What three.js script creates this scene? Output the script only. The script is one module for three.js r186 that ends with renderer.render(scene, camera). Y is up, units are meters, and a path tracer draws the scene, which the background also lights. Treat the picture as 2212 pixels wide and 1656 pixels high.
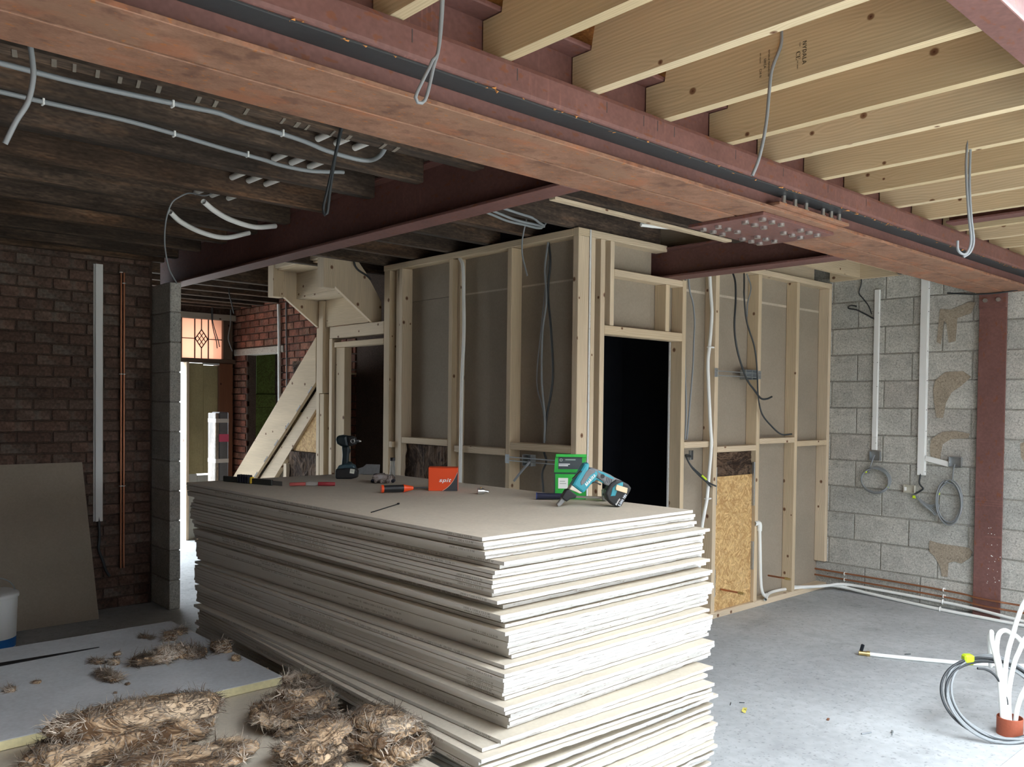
import * as THREE from 'three';
import { mergeGeometries, mergeVertices } from 'three/addons/utils/BufferGeometryUtils.js';
import { ImprovedNoise } from 'three/addons/math/ImprovedNoise.js';

// ---------------------------------------------------------------- camera, sky, light, exposure
const scene = new THREE.Scene();
const renderer = new THREE.WebGLRenderer({ antialias: true });
renderer.toneMapping = THREE.LinearToneMapping;
renderer.toneMappingExposure = 2.4;
renderer.shadowMap.enabled = true;
renderer.shadowMap.type = THREE.PCFSoftShadowMap;

const FOCAL = 1837.4, PY = 911.5;                       // lens in picture pixels of a 2212 x 1656 frame
const camera = new THREE.PerspectiveCamera(2 * Math.atan(PY / FOCAL) * 180 / Math.PI, 2212 / (2 * PY), 0.05, 80);
{
  const a = THREE.MathUtils.degToRad(47.5758), p = THREE.MathUtils.degToRad(-1.225), r = THREE.MathUtils.degToRad(0.66);
  const f = new THREE.Vector3(Math.cos(a) * Math.cos(p), Math.sin(p), -Math.sin(a) * Math.cos(p));
  const right = new THREE.Vector3(Math.sin(a), 0, Math.cos(a));
  const up = new THREE.Vector3().crossVectors(right, f);
  camera.position.set(0, 1.57, 0);
  camera.up.copy(up).multiplyScalar(Math.cos(r)).addScaledVector(right, -Math.sin(r));
  camera.lookAt(camera.position.clone().add(f));
  camera.setViewOffset(2212, 2 * PY, 0, 0, 2212, 1656);
}
scene.add(camera);
{ // overcast sky: three times as bright overhead as at the horizon
  const w = 16, h = 64, d = new Float32Array(w * h * 4);
  for (let j = 0; j < h; j++) for (let i = 0; i < w; i++) { const e = Math.sin(Math.max(0, ((j + .5) / h - .5) * Math.PI)), L = (1 + 2 * e) / 3, k = 4 * (j * w + i); d[k] = .88 * L; d[k + 1] = .955 * L; d[k + 2] = 1.03 * L; d[k + 3] = 1; }
  const t = new THREE.DataTexture(d, w, h, THREE.RGBAFormat, THREE.FloatType); t.mapping = THREE.EquirectangularReflectionMapping; t.magFilter = t.minFilter = THREE.LinearFilter; t.needsUpdate = true;
  scene.background = t; scene.backgroundIntensity = 7;
}

// low hazy sun behind thin cloud, on the garden side
const sun = new THREE.DirectionalLight(0xfff4e6, 0.3);
sun.position.set(8.5, 9, 9.5); sun.target.position.set(3, 0.6, -2.5);
sun.castShadow = true; sun.shadow.radius = 40; sun.shadow.mapSize.set(2048, 2048);
Object.assign(sun.shadow.camera, { left: -8, right: 8, top: 8, bottom: -8, near: 1, far: 40 });
scene.add(sun, sun.target);

// ---------------------------------------------------------------- helpers
let seed = 7;
const rnd = () => { seed = (seed * 1664525 + 1013904223) >>> 0; return seed / 4294967296; };
const rr = (a, b) => a + (b - a) * rnd();
const V = (x, y, z) => new THREE.Vector3(x, y, z);
const used = {};
const numbered = n => { const k = used[n] = (used[n] ?? -1) + 1; return k ? n + '_' + String(k).padStart(3, '0') : n; };
const ORD = ['first', 'second', 'third', 'fourth', 'fifth', 'sixth', 'seventh', 'eighth', 'ninth', 'tenth', 'eleventh', 'twelfth', 'thirteenth', 'fourteenth', 'fifteenth', 'sixteenth', 'seventeenth', 'eighteenth', 'nineteenth'];
const TENS = ['', '', 'twent', 'thirt', 'fort', 'fift', 'sixt', 'sevent'];
const ordinal = i => i < 19 ? ORD[i] : (i + 1) % 10 ? TENS[Math.floor((i + 1) / 10)] + 'y-' + ORD[(i + 1) % 10 - 1] : TENS[Math.floor((i + 1) / 10)] + 'ieth';
function tag(o, label, category, group, kind) {
  if (label) o.userData.label = label;
  if (category) o.userData.category = category;
  if (group) o.userData.group = group;
  if (kind) o.userData.kind = kind;
  return o;
}
const offsetOf = p => { const v = V(0, 0, 0); while (p && p !== scene) { v.add(p.position); p = p.parent; } return v; };
function mesh(name, geo, mat, parent = scene) {
  const m = new THREE.Mesh(geo, mat);
  m.name = parent === scene ? numbered(name) : name; m.castShadow = m.receiveShadow = true; parent.add(m); return m;
}
function thing(name, label, category, [x, y, z] = [0, 0, 0], group, ry = 0) {
  const o = new THREE.Group(); o.name = numbered(name); o.position.set(x, y, z); o.rotation.y = ry; scene.add(o);
  return tag(o, label, category, group);
}
function structure(name, [x, y, z] = [0, 0, 0]) { const o = new THREE.Group(); o.name = name; o.position.set(x, y, z); o.userData.kind = 'structure'; scene.add(o); return o; }
// chamfered box, uv in metres with the grain (u) along the longest side
function cgeo(lx, ly, lz, c = 0.002, grain = -1, ou = rr(0, 9), ov = rr(0, 9)) {
  const h = [lx / 2, ly / 2, lz / 2]; c = Math.min(c, h[0] * .45, h[1] * .45, h[2] * .45);
  const g = grain >= 0 ? grain : (lx >= ly && lx >= lz ? 0 : ly >= lz ? 1 : 2);
  const pos = [], uv = [];
  const put = (p, ax) => {
    pos.push(...p);
    const o = [0, 1, 2].filter(k => k !== ax);
    let ua = o[0], va = o[1];
    if (o[1] === g) { ua = o[1]; va = o[0]; }
    uv.push(p[ua] + ou + ax * .37, p[va] + ov + ax * .213);
  };
  const quad = (a, b, d, e, ax, n) => {
    const u = [b[0] - a[0], b[1] - a[1], b[2] - a[2]], w = [e[0] - a[0], e[1] - a[1], e[2] - a[2]];
    const cr = [u[1] * w[2] - u[2] * w[1], u[2] * w[0] - u[0] * w[2], u[0] * w[1] - u[1] * w[0]];
    const q = cr[0] * n[0] + cr[1] * n[1] + cr[2] * n[2] > 0 ? [a, b, d, a, d, e] : [a, d, b, a, e, d];
    for (const p of q) put(p, ax);
  };
  const P = (ax, s, i, j) => {                      // point on face ax side s, at inset corner i, j (-1/1)
    const p = [0, 0, 0], o = [0, 1, 2].filter(k => k !== ax);
    p[ax] = s * h[ax]; p[o[0]] = i * (h[o[0]] - c); p[o[1]] = j * (h[o[1]] - c); return p;
  };
  for (let ax = 0; ax < 3; ax++) for (const s of [-1, 1]) {
    const n = [0, 0, 0]; n[ax] = s;
    quad(P(ax, s, -1, -1), P(ax, s, 1, -1), P(ax, s, 1, 1), P(ax, s, -1, 1), ax, n);
  }
  if (c > 0) {
    for (const [ax, bx, cx] of [[0, 1, 2], [0, 2, 1], [1, 2, 0]]) for (const s of [-1, 1]) for (const t of [-1, 1]) {
      const on = (f, side, oax, os, e) => { const p = [0, 0, 0]; p[f] = side * h[f]; p[oax] = os * (h[oax] - c); p[cx] = e * (h[cx] - c); return p; };
      const n = [0, 0, 0]; n[ax] = s; n[bx] = t;
      quad(on(ax, s, bx, t, -1), on(ax, s, bx, t, 1), on(bx, t, ax, s, 1), on(bx, t, ax, s, -1), ax, n);
    }
    for (const s of [-1, 1]) for (const t of [-1, 1]) for (const u of [-1, 1]) {
      const a = [s * h[0], t * (h[1] - c), u * (h[2] - c)], b = [s * (h[0] - c), t * h[1], u * (h[2] - c)], d = [s * (h[0] - c), t * (h[1] - c), u * h[2]];
      for (const p of s * t * u > 0 ? [a, b, d] : [a, d, b]) put(p, 0);
    }
  }
  const geo = new THREE.BufferGeometry();
  geo.setAttribute('position', new THREE.Float32BufferAttribute(pos, 3));
  geo.setAttribute('uv', new THREE.Float32BufferAttribute(uv, 2));
  geo.computeVertexNormals(); return geo;
}
// box given by world extents
function B(name, mat, [x0, x1, y0, y1, z0, z1], parent = scene, c = 0.002, grain = -1) {
  const m = mesh(name, cgeo(Math.abs(x1 - x0), Math.abs(y1 - y0), Math.abs(z1 - z0), c, grain), mat, parent);
  m.position.set((x0 + x1) / 2, (y0 + y1) / 2, (z0 + z1) / 2).sub(offsetOf(parent)); return m;
}
// prism: outline in (a, b) extruded along the third axis; axis 'x': outline is (z, y); 'z': outline is (x, y); 'y': outline is (x, z)
function prism(outline, axis, t0, t1, bevel = 0) {
  const sh = new THREE.Shape(outline.map(p => new THREE.Vector2(p[0], p[1])));
  const g = new THREE.ExtrudeGeometry(sh, { depth: t1 - t0 - 2 * bevel, bevelEnabled: bevel > 0, bevelThickness: bevel, bevelSize: bevel, bevelOffset: -bevel, bevelSegments: 2, curveSegments: 10 });
  g.translate(0, 0, t0 + bevel);
  if (axis === 'x') { const p = g.attributes.position; for (let i = 0; i < p.count; i++) p.setXYZ(i, p.getZ(i), p.getY(i), p.getX(i)); const ix = g.index; flip(g); }
  if (axis === 'y') { const p = g.attributes.position; for (let i = 0; i < p.count; i++) p.setXYZ(i, p.getX(i), p.getZ(i), p.getY(i)); flip(g); }
  g.computeVertexNormals(); boxUV(g); return g;
}
function flip(g) { const p = g.attributes.position.array; for (let i = 0; i < p.length; i += 9) for (let k = 0; k < 3; k++) { const t = p[i + 3 + k]; p[i + 3 + k] = p[i + 6 + k]; p[i + 6 + k] = t; } }
function boxUV(g, s = 1, grain = -1) {
  if (g.index) { const n = g.toNonIndexed(); g.copy(n); g.setIndex(null); g.computeVertexNormals(); }
  g.computeBoundingBox(); const sz = g.boundingBox.getSize(V(0, 0, 0)).toArray();
  const gr = grain >= 0 ? grain : sz.indexOf(Math.max(...sz));
  const p = g.attributes.position, n = g.attributes.normal, uv = new Float32Array(p.count * 2), ou = rr(0, 9), ov = rr(0, 9);
  for (let i = 0; i < p.count; i++) {
    const a = [Math.abs(n.getX(i)), Math.abs(n.getY(i)), Math.abs(n.getZ(i))], ax = a.indexOf(Math.max(...a)), q = [p.getX(i), p.getY(i), p.getZ(i)];
    const o = [0, 1, 2].filter(k => k !== ax); let ua = o[0], va = o[1]; if (va === gr) { ua = o[1]; va = o[0]; }
    uv[2 * i] = q[ua] * s + ou; uv[2 * i + 1] = q[va] * s + ov;
  }
  g.setAttribute('uv', new THREE.BufferAttribute(uv, 2)); return g;
}
const curve = (pts, closed = false, t = .5) => new THREE.CatmullRomCurve3(pts.map(p => p.isVector3 ? p : V(...p)), closed, 'catmullrom', t);
function tube(pts, r, seg = 40, rad = 8, closed = false) { return new THREE.TubeGeometry(curve(pts, closed), seg, r, rad, closed); }
function recentre(m) { m.geometry.computeBoundingBox(); const b = m.geometry.boundingBox, c = V((b.min.x + b.max.x) / 2, b.min.y, (b.min.z + b.max.z) / 2); m.geometry.translate(-c.x, -c.y, -c.z); m.position.add(c); return m; }
function cyl(r0, r1, h, n = 20) { return new THREE.CylinderGeometry(r0, r1, h, n); }
const between = (a, b, r0, r1 = r0, n = 12) => { const d = b.clone().sub(a), g = cyl(r1, r0, d.length(), n); g.applyQuaternion(new THREE.Quaternion().setFromUnitVectors(V(0, 1, 0), d.clone().normalize())); const m = a.clone().add(b).multiplyScalar(.5); g.translate(m.x, m.y, m.z); return g; };

// ---------------------------------------------------------------- noise and textures
const LAT = new Float32Array(65536); { let s = 99; for (let i = 0; i < 65536; i++) { s = (s * 1664525 + 1013904223) >>> 0; LAT[i] = s / 4294967296; } }
const lat = (x, y, w) => LAT[((((x % w) + w) % w) + (((y % w) + w) % w) * 251 + w * 17) & 65535];
function vn(x, y, w) { const xi = Math.floor(x), yi = Math.floor(y), fx = x - xi, fy = y - yi, u = fx * fx * (3 - 2 * fx), v = fy * fy * (3 - 2 * fy); const a = lat(xi, yi, w), b = lat(xi + 1, yi, w), c = lat(xi, yi + 1, w), d = lat(xi + 1, yi + 1, w); return a + (b - a) * u + (c - a) * v + (a - b - c + d) * u * v; }
// tiling fbm on the unit square with base frequency fx, fy (integers)
function fb(u, v, f, oct = 4) { let s = 0, a = .5, t = 0; for (let i = 0; i < oct; i++) { s += a * vn(u * f, v * f, f); t += a; a *= .5; f *= 2; } return s / t; }
function fa(u, v, fx, fy, oct = 3) { let s = 0, a = .5, t = 0; for (let i = 0; i < oct; i++) { const w = Math.max(fx, fy); s += a * vn2(u * fx, v * fy, fx, fy); t += a; a *= .5; fx *= 2; fy *= 2; } return s / t; }
function vn2(x, y, wx, wy) { const xi = Math.floor(x), yi = Math.floor(y), fx = x - xi, fy = y - yi, u = fx * fx * (3 - 2 * fx), v = fy * fy * (3 - 2 * fy); const l = (i, j) => LAT[((((i % wx) + wx) % wx) + (((j % wy) + wy) % wy) * 263 + wx * 31 + wy * 7) & 65535]; const a = l(xi, yi), b = l(xi + 1, yi), c = l(xi, yi + 1), d = l(xi + 1, yi + 1); return a + (b - a) * u + (c - a) * v + (a - b - c + d) * u * v; }
const clamp = (x, a = 0, b = 1) => Math.min(b, Math.max(a, x)), mix = (a, b, t) => a + (b - a) * t, sm = (a, b, x) => { const t = clamp((x - a) / (b - a)); return t * t * (3 - 2 * t); };
function tex(w, h, fn, lu, lv, srgb = true) {         // fn(u, v) -> [r, g, b] 0..1
  const d = new Uint8Array(w * h * 4);
  for (let j = 0; j < h; j++) for (let i = 0; i < w; i++) { const c = fn((i + .5) / w, (j + .5) / h), k = 4 * (j * w + i); d[k] = clamp(c[0]) * 255; d[k + 1] = clamp(c[1]) * 255; d[k + 2] = clamp(c[2]) * 255; d[k + 3] = 255; }
  const t = new THREE.DataTexture(d, w, h); t.wrapS = t.wrapT = THREE.RepeatWrapping; t.magFilter = THREE.LinearFilter; t.minFilter = THREE.LinearMipmapLinearFilter; t.generateMipmaps = true;
  if (srgb) t.colorSpace = THREE.SRGBColorSpace; t.repeat.set(1 / lu, 1 / lv); t.needsUpdate = true; return t;
}
function canvasTex(w, h, draw, repeat) {
  const c = document.createElement('canvas'); c.width = w; c.height = h; draw(c.getContext('2d'), w, h);
  const t = new THREE.CanvasTexture(c); t.colorSpace = THREE.SRGBColorSpace; t.wrapS = t.wrapT = THREE.RepeatWrapping; if (repeat) t.repeat.set(...repeat); return t;
}
const grey = (g, k = 1) => [g * k, g * k, g * k];
function makeWood(sd, nk, contrast) {                      // near-white multiplier; u along the grain, tile 2.4 x 0.5 m
  const kn = []; seed = sd; for (let i = 0; i < nk; i++) kn.push([rnd(), rnd(), rr(.005, .013), rr(.5, 1)]);
  return tex(1024, 512, (u, v) => {
    const x = u * 2.4, y = v * .5; let bend = (fa(u, v, 4, 3, 3) - .5) * .05, k = 0, kd = 0;
    for (const [a, b, r, s] of kn) {
      let dx = Math.abs(u - a); dx = Math.min(dx, 1 - dx) * 2.4; let dy = v - b; dy -= Math.round(dy); dy *= .5;
      const d = Math.hypot(dx * .85, dy); if (d > .1) continue;
      bend += Math.sign(dy || 1) * .012 * Math.exp(-d * d / .0016); const q = d / r;
      if (q < 1.35) { k = Math.max(k, sm(1.35, .75, q)); kd = Math.max(kd, sm(.55, .1, q) * s); }
    }
    const ring = .5 + .5 * Math.sin((y + bend) * 520 + 5 * fa(u, v, 3, 8, 2)); const fine = fa(u, v, 24, 256, 2) - .5;
    let g = .93 + contrast * (ring - .5) * .055 + fine * .10 + (fa(u, v, 3, 5, 3) - .5) * .16;
    const c = [g, g * (.985 + .01 * ring), g * (.95 + .03 * ring)];
    const kt = k * .5 + kd * .35; return [c[0] * (1 - kt * .8), c[1] * (1 - kt), c[2] * (1 - kt * 1.1)];
  }, 2.4, .5);
}
const T = {};
T.wood = makeWood(11, 16, 1); T.wood2 = makeWood(29, 11, .7);
T.old = tex(1024, 512, (u, v) => { const st = fa(u, v, 5, 64, 3), bl = fa(u, v, 5, 4, 4), sp = fa(u, v, 90, 90, 2); let g = .35 + .5 * st * bl + .45 * Math.pow(bl, 2); g *= .75 + .5 * sp; const w = sm(.58, .72, fa(u, v, 9, 20, 3)); return [g * mix(1, 1.1, w), g * mix(.93, .98, w), g * mix(.86, .86, w)]; }, 2.0, .6);
T.paper = tex(512, 512, (u, v) => { const g = .95 + (fb(u, v, 4, 4) - .5) * .10 + (fb(u, v, 128, 2) - .5) * .06; return [g, g, g * .995]; }, 1.2, 1.2);
T.gyp = tex(512, 512, (u, v) => { const g = .97 + (fb(u, v, 64, 3) - .5) * .08; const ch = sm(.77, .83, fa(u, v, 40, 160, 2)); return [g - ch * .3, g - ch * .36, g - ch * .42]; }, .9, .3);
T.block = tex(512, 512, (u, v) => { const n = fb(u, v, 96, 3), m = fb(u, v, 6, 4), p = sm(.68, .76, fb(u + .3, v + .1, 110, 2)), l = sm(.70, .78, fb(u + .7, v + .4, 90, 2)); const g = .88 + (n - .5) * .26 + (m - .5) * .16 - p * .15 + l * .10; return [g, g, g * .985]; }, .7, .7);
T.blockH = tex(512, 512, (u, v) => grey(.5 + (fb(u, v, 96, 3) - .5) * .9), .7, .7, false);
T.concrete = tex(1024, 1024, (u, v) => { const m = fb(u, v, 5, 5), n = fb(u, v, 80, 3), s = sm(.72, .8, fb(u + .2, v + .6, 200, 2)), d = sm(.62, .8, fb(u + .5, v, 12, 4)); const g = .92 + (m - .5) * .16 + (n - .5) * .10 - s * .12 - d * .05; return [g, g * 1.0, g * 1.0]; }, 2.6, 2.6);
T.brick = tex(512, 512, (u, v) => { const m = fb(u, v, 7, 5), n = fb(u, v, 70, 3), w = sm(.56, .72, fb(u + .4, v + .2, 9, 4)); const g = .62 + (m - .5) * .5 + (n - .5) * .3; return [mix(g * 1.06, g * 1.02, w), mix(g * .94, g * .99, w), mix(g * .88, g * .95, w)]; }, .9, .9);
T.steel = tex(1024, 512, (u, v) => { const m = fa(u, v, 6, 4, 4), n = fa(u, v, 160, 90, 2), st = sm(.66, .8, fa(u, v, 220, 5, 2)) * sm(.45, .7, fa(u, v, 6, 3, 2)), rs = sm(.72, .78, fa(u, v, 60, 60, 3)); let c = [.86, .80, .80].map(x => x + (m - .5) * .22 + (n - .5) * .12); c = [c[0] + st * .14, c[1] + st * .12, c[2] + st * .10]; return [mix(c[0], .95, rs * .5), mix(c[1], .72, rs * .5), mix(c[2], .45, rs * .5)]; }, 2.0, 1.0);
T.rust = tex(1024, 512, (u, v) => { const m = fa(u, v, 10, 5, 5), n = fa(u, v, 60, 26, 4), f = fa(u, v, 300, 120, 2), w = sm(.58, .75, fa(u + .3, v, 7, 6, 5)), o = sm(.56, .72, fa(u + .6, v + .3, 11, 7, 5)), dk = sm(.6, .8, fa(u + .1, v + .7, 26, 12, 5)), br = sm(.74, .79, fa(u, v + .5, 90, 40, 3)); let c = [.80 + (m - .5) * .25, .70 + (m - .5) * .25, .645 + (m - .5) * .25].map(x => x + (n - .5) * .16 + (f - .5) * .1); c = [mix(c[0], .82, w * .6), mix(c[1], .75, w * .6), mix(c[2], .69, w * .6)]; c = [mix(c[0], .90, o * .5), mix(c[1], .66, o * .5), mix(c[2], .53, o * .5)]; c = [mix(c[0], .50, dk * .45), mix(c[1], .41, dk * .45), mix(c[2], .39, dk * .45)]; return [mix(c[0], 1, br * .55), mix(c[1], .70, br * .55), mix(c[2], .38, br * .55)]; }, 1.8, .6);
T.osb = canvasTex(1024, 1024, (g, w, h) => { seed = 5; g.fillStyle = '#c9a877'; g.fillRect(0, 0, w, h); for (let i = 0; i < 3400; i++) { const x = rnd() * w, y = rnd() * h, L = rr(30, 120), W = rr(5, 22), a = rr(-1.1, 1.1) + (rnd() < .5 ? 0 : Math.PI / 2); const t = rnd(); g.fillStyle = `rgba(${Math.round(mix(168, 232, t))},${Math.round(mix(128, 200, t))},${Math.round(mix(78, 142, t))},.75)`; for (const [ox, oy] of [[0, 0], [-w, 0], [0, -h]]) { g.save(); g.translate(x + ox, y + oy); g.rotate(a); g.beginPath(); g.moveTo(-L / 2, -W / 2 * rr(.3, 1)); g.lineTo(L / 2, -W / 2); g.lineTo(L / 2 * rr(.7, 1), W / 2); g.lineTo(-L / 2, W / 2 * rr(.4, 1)); g.fill(); if (rnd() < .25) { g.strokeStyle = 'rgba(105,72,38,.5)'; g.stroke(); } g.restore(); } } });
T.osb.repeat.set(1 / .9, 1 / .9);
T.wool = tex(1024, 1024, (u, v) => { const a = fb(u, v, 3, 3), b = fb(u + .37, v + .61, 3, 3); const uu = u + (a - .5) * .5, vv = v + (b - .5) * .5; const st = fa(uu, vv, 4, 26, 4), fi = fa(u + a * .2, v + b * .3, 30, 160, 3), cl = fb(uu, vv, 5, 4), wh = sm(.55, .72, fa(uu + .2, vv, 5, 14, 4)); const tone = sm(.34, .66, .5 * st + .5 * fi + (cl - .5) * .5), c = [mix(.36, .80, tone), mix(.285, .725, tone), mix(.215, .63, tone)]; return [mix(c[0], .93, wh * .55), mix(c[1], .89, wh * .55), mix(c[2], .83, wh * .55)]; }, .6, .6);
T.woolH = tex(512, 512, (u, v) => grey(.6 * fa(u + fb(u, v, 4, 2) * .2, v, 8, 60, 3) + .4 * fb(u, v, 14, 3)), .6, .6, false);
T.speck = tex(512, 512, (u, v) => { const g = .94 + (fb(u, v, 5, 4) - .5) * .14 + (fb(u, v, 90, 2) - .5) * .08; return grey(g); }, 1, 1);
T.print = canvasTex(2048, 64, (g, w, h) => { g.fillStyle = '#ffffff'; g.fillRect(0, 0, w, h); g.fillStyle = '#5d5750'; g.font = 'bold 46px sans-serif'; g.fillText('WALLBOARD  TE   2400 x 1200 x 12.5 W   EN 520   M 12 08 31', 40, 48); });

const mat = (o) => new THREE.MeshStandardMaterial({ roughness: .85, metalness: 0, ...o });
const lin = (r, g, b) => new THREE.Color().setRGB(r, g, b);
const hex = s => new THREE.Color(s);
const M = {
  studs: [0, 1, 2].map(i => mat({ map: i === 1 ? T.wood2 : T.wood, color: hex(['#dccbb2', '#d8c6aa', '#e0d0b8'][i]), roughness: .8 })),
  joists: [0, 1, 2].map(i => mat({ map: i === 1 ? T.wood2 : T.wood, color: hex(['#d3c3a2', '#ccbb99', '#d8c9aa'][i]), roughness: .8 })),
  old: [0, 1, 2].map(i => mat({ map: T.old, color: hex(['#7a6f66', '#6c625b', '#857263'][i]), roughness: .95 })),
  paper: mat({ map: T.paper, color: hex('#d3cbbb'), roughness: .92 }),
  paperEdge: mat({ map: T.paper, color: hex('#aaa79f'), roughness: .9 }),
  panel: mat({ map: T.paper, color: hex('#a09586'), roughness: .92 }),
  gyp: mat({ map: T.gyp, color: hex('#d6d7d6'), roughness: .95 }),
  tape: mat({ map: T.speck, color: hex('#cbbfae'), roughness: .9 }),
  steel: mat({ map: T.steel, color: hex('#83635d'), roughness: .62 }),
  rust: mat({ map: T.rust, color: hex('#b39a89'), roughness: .75 }),
  black: mat({ map: T.speck, color: hex('#3a3d40'), roughness: .6 }),
  blocks: [0, 1, 2, 3].map(i => mat({ map: T.block, bumpMap: T.blockH, bumpScale: .002, color: hex(['#cbcbc6', '#c2c3bf', '#d2d2cd', '#c7c5c0'][i]), roughness: .97 })),
  mortar: mat({ map: T.block, color: hex('#a5a49e'), roughness: 1 }),
  bricks: [0, 1, 2, 3].map(i => mat({ map: T.brick, color: hex(['#a8988f', '#988a82', '#a39a93', '#8f817a'][i]), roughness: .95 })),
  hallBricks: [0, 1, 2, 3].map(i => mat({ map: T.brick, color: hex(['#c08a76', '#ad7f70', '#b8917e', '#a0705f'][i]), roughness: .95 })),
  brickMortar: mat({ map: T.block, color: hex('#5c4d45'), roughness: 1 }),
  concrete: mat({ map: T.concrete, color: hex('#bbc0c2'), roughness: .8 }),
  osb: mat({ map: T.osb, roughness: .8 }),
  deck: mat({ map: T.osb, color: hex('#dcae80'), roughness: .85 }),
  white: mat({ color: hex('#e9ecea'), roughness: .45 }),
  whitePipe: mat({ color: hex('#eef1ee'), roughness: .35 }),
  galv: mat({ map: T.speck, color: hex('#b4babd'), roughness: .42, metalness: .75 }),
  zinc: mat({ color: hex('#d5d8d8'), roughness: .3, metalness: .9 }),
  copper: mat({ map: T.speck, color: hex('#c98d6c'), roughness: .38, metalness: .85 }),
  brass: mat({ color: hex('#c9b27a'), roughness: .35, metalness: .85 }),
  cable: mat({ color: hex('#878d90'), roughness: .5 }),
  cableDark: mat({ color: hex('#33383b'), roughness: .5 }),
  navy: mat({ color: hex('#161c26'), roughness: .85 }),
  fuzz: mat({ vertexColors: true, roughness: 1, side: THREE.DoubleSide }),
  wool: mat({ map: T.wool, bumpMap: T.woolH, bumpScale: .012, color: hex('#f2e7d8'), roughness: 1, side: THREE.DoubleSide }),
  woolBrown: mat({ map: T.wool, bumpMap: T.woolH, bumpScale: .01, color: hex('#7d7068'), roughness: 1 }),
  tapeGreen: mat({ color: hex('#c6e02c'), roughness: .5 }),
};
const pick = a => a[Math.floor(rnd() * a.length)];
// ---------------------------------------------------------------- the setting
const floor = structure('floor');
B('slab', M.concrete, [-1.2, 7.4, -.15, 0, -9.9, -1.28], floor, .001);
B('threshold', mat({ map: T.concrete, color: hex('#d9d6cf'), roughness: .85 }), [-1.2, 7.4, -.15, .004, -1.278, 2.75], floor, .003);
const ground = structure('ground_outside');
B('soil', mat({ map: T.old, color: hex('#8d8674'), roughness: 1 }), [-14, 20, -.35, -.14, 2.75, 20], ground, 0);
B('added_patio', mat({ map: T.concrete, color: hex('#d6d2c8'), roughness: .9 }), [-6, 14, -.14, -.10, 2.76, 8], ground, 0);  // unseen pale paving, added to bounce light onto the joists
B('added_fence', M.old[2], [-14, 20, -.14, 1.85, 12, 12.08], ground, 0);  // unseen fence, added to block low sky and darken deep rooms
B('front_path', mat({ map: T.concrete, color: hex('#b4b1aa'), roughness: .9 }), [-14, 20, -.35, -.14, -22, -9.9], ground, 0);

const ceiling = structure('ceiling');
B('old_floorboards', M.old[1], [-1.0, 7.2, 2.83, 2.87, -9.7, -2.40], ceiling, 0);
B('roof_deck', M.deck, [-1.0, 7.2, 2.857, 2.885, -2.40, -.78], ceiling, 0);
// unseen roof added over the camera; rooflight behind the nearest steel sized for light
const RL = [.2, 5.4, -.765, 1.0];
B('roof_deck', M.deck, [-1.0, 7.2, 2.857, 2.885, RL[3], 2.75], ceiling, 0);
B('roof_deck', M.deck, [-1.0, RL[0], 2.857, 2.885, -.78, RL[3]], ceiling, 0);
B('roof_deck', M.deck, [RL[1], 7.2, 2.857, 2.885, -.78, RL[3]], ceiling, 0);
const rooflight = structure('window_3');
const kerbM = mat({ map: T.speck, color: hex('#e2dde0'), roughness: .8 });
for (const e of [[RL[0] - .04, RL[0], RL[2], RL[3]], [RL[1], RL[1] + .04, RL[2], RL[3]], [RL[0], RL[1], RL[3], RL[3] + .04], [RL[0], RL[1], RL[2], RL[2] + .02]]) B('rooflight_kerb', kerbM, [e[0], e[1], 2.78, 3.08, e[2], e[3]], rooflight, .002);

// masonry: a recessed mortar core with blocks or bricks laid on its face
const pieceGeo = {};
function course(parent, name, mats, face, axis, a0, a1, y0, h, len, shift, joint, depth, jit, top) {
  // axis 'z': wall face at x = face, runs along z; 'x': face at z = face. depth sign = direction into the wall
  let a = a0 + shift - len;
  while (a < a1) {
    const p = Math.max(a, a0), q = Math.min(a + len - joint, a1);
    if (q - p > .03) {
      const L = Math.round((q - p) * 200) / 200, key = [name, L, h, axis].join();
      const v = pieceGeo[key] ??= [0, 1, 2].map(() => axis === 'z' ? cgeo(Math.abs(depth), h - joint, L, .004, 2) : cgeo(L, h - joint, Math.abs(depth), .004, 0));
      const m = mesh(name, v[Math.floor(rnd() * 3)], pick(mats), parent), off = rr(-jit, jit), mid = (p + q) / 2, d = face + depth / 2 + off;
      m.position.set(axis === 'z' ? d : mid, y0 + h / 2, axis === 'z' ? mid : d);
    }
    a += len;
  }
}
seed = 101;
const wallRight = structure('wall_right');
B('mortar', M.mortar, [7.046, 7.14, 0, 2.87, -9.75, 2.75], wallRight, 0);
for (let k = 0; k <= 11; k++) { const y0 = k ? .22 + .2254 * (k - 1) : 0, h = k ? .2254 : .22; course(wallRight, 'block', M.blocks, 7.04, 'z', -3.74, -.82, y0, h, .455, (k % 2 ? 3.74 - 3.13 : 3.74 - 3.36) - .455 + (k === 0 ? .1 : 0), .011, .06, .0015); }
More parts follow.
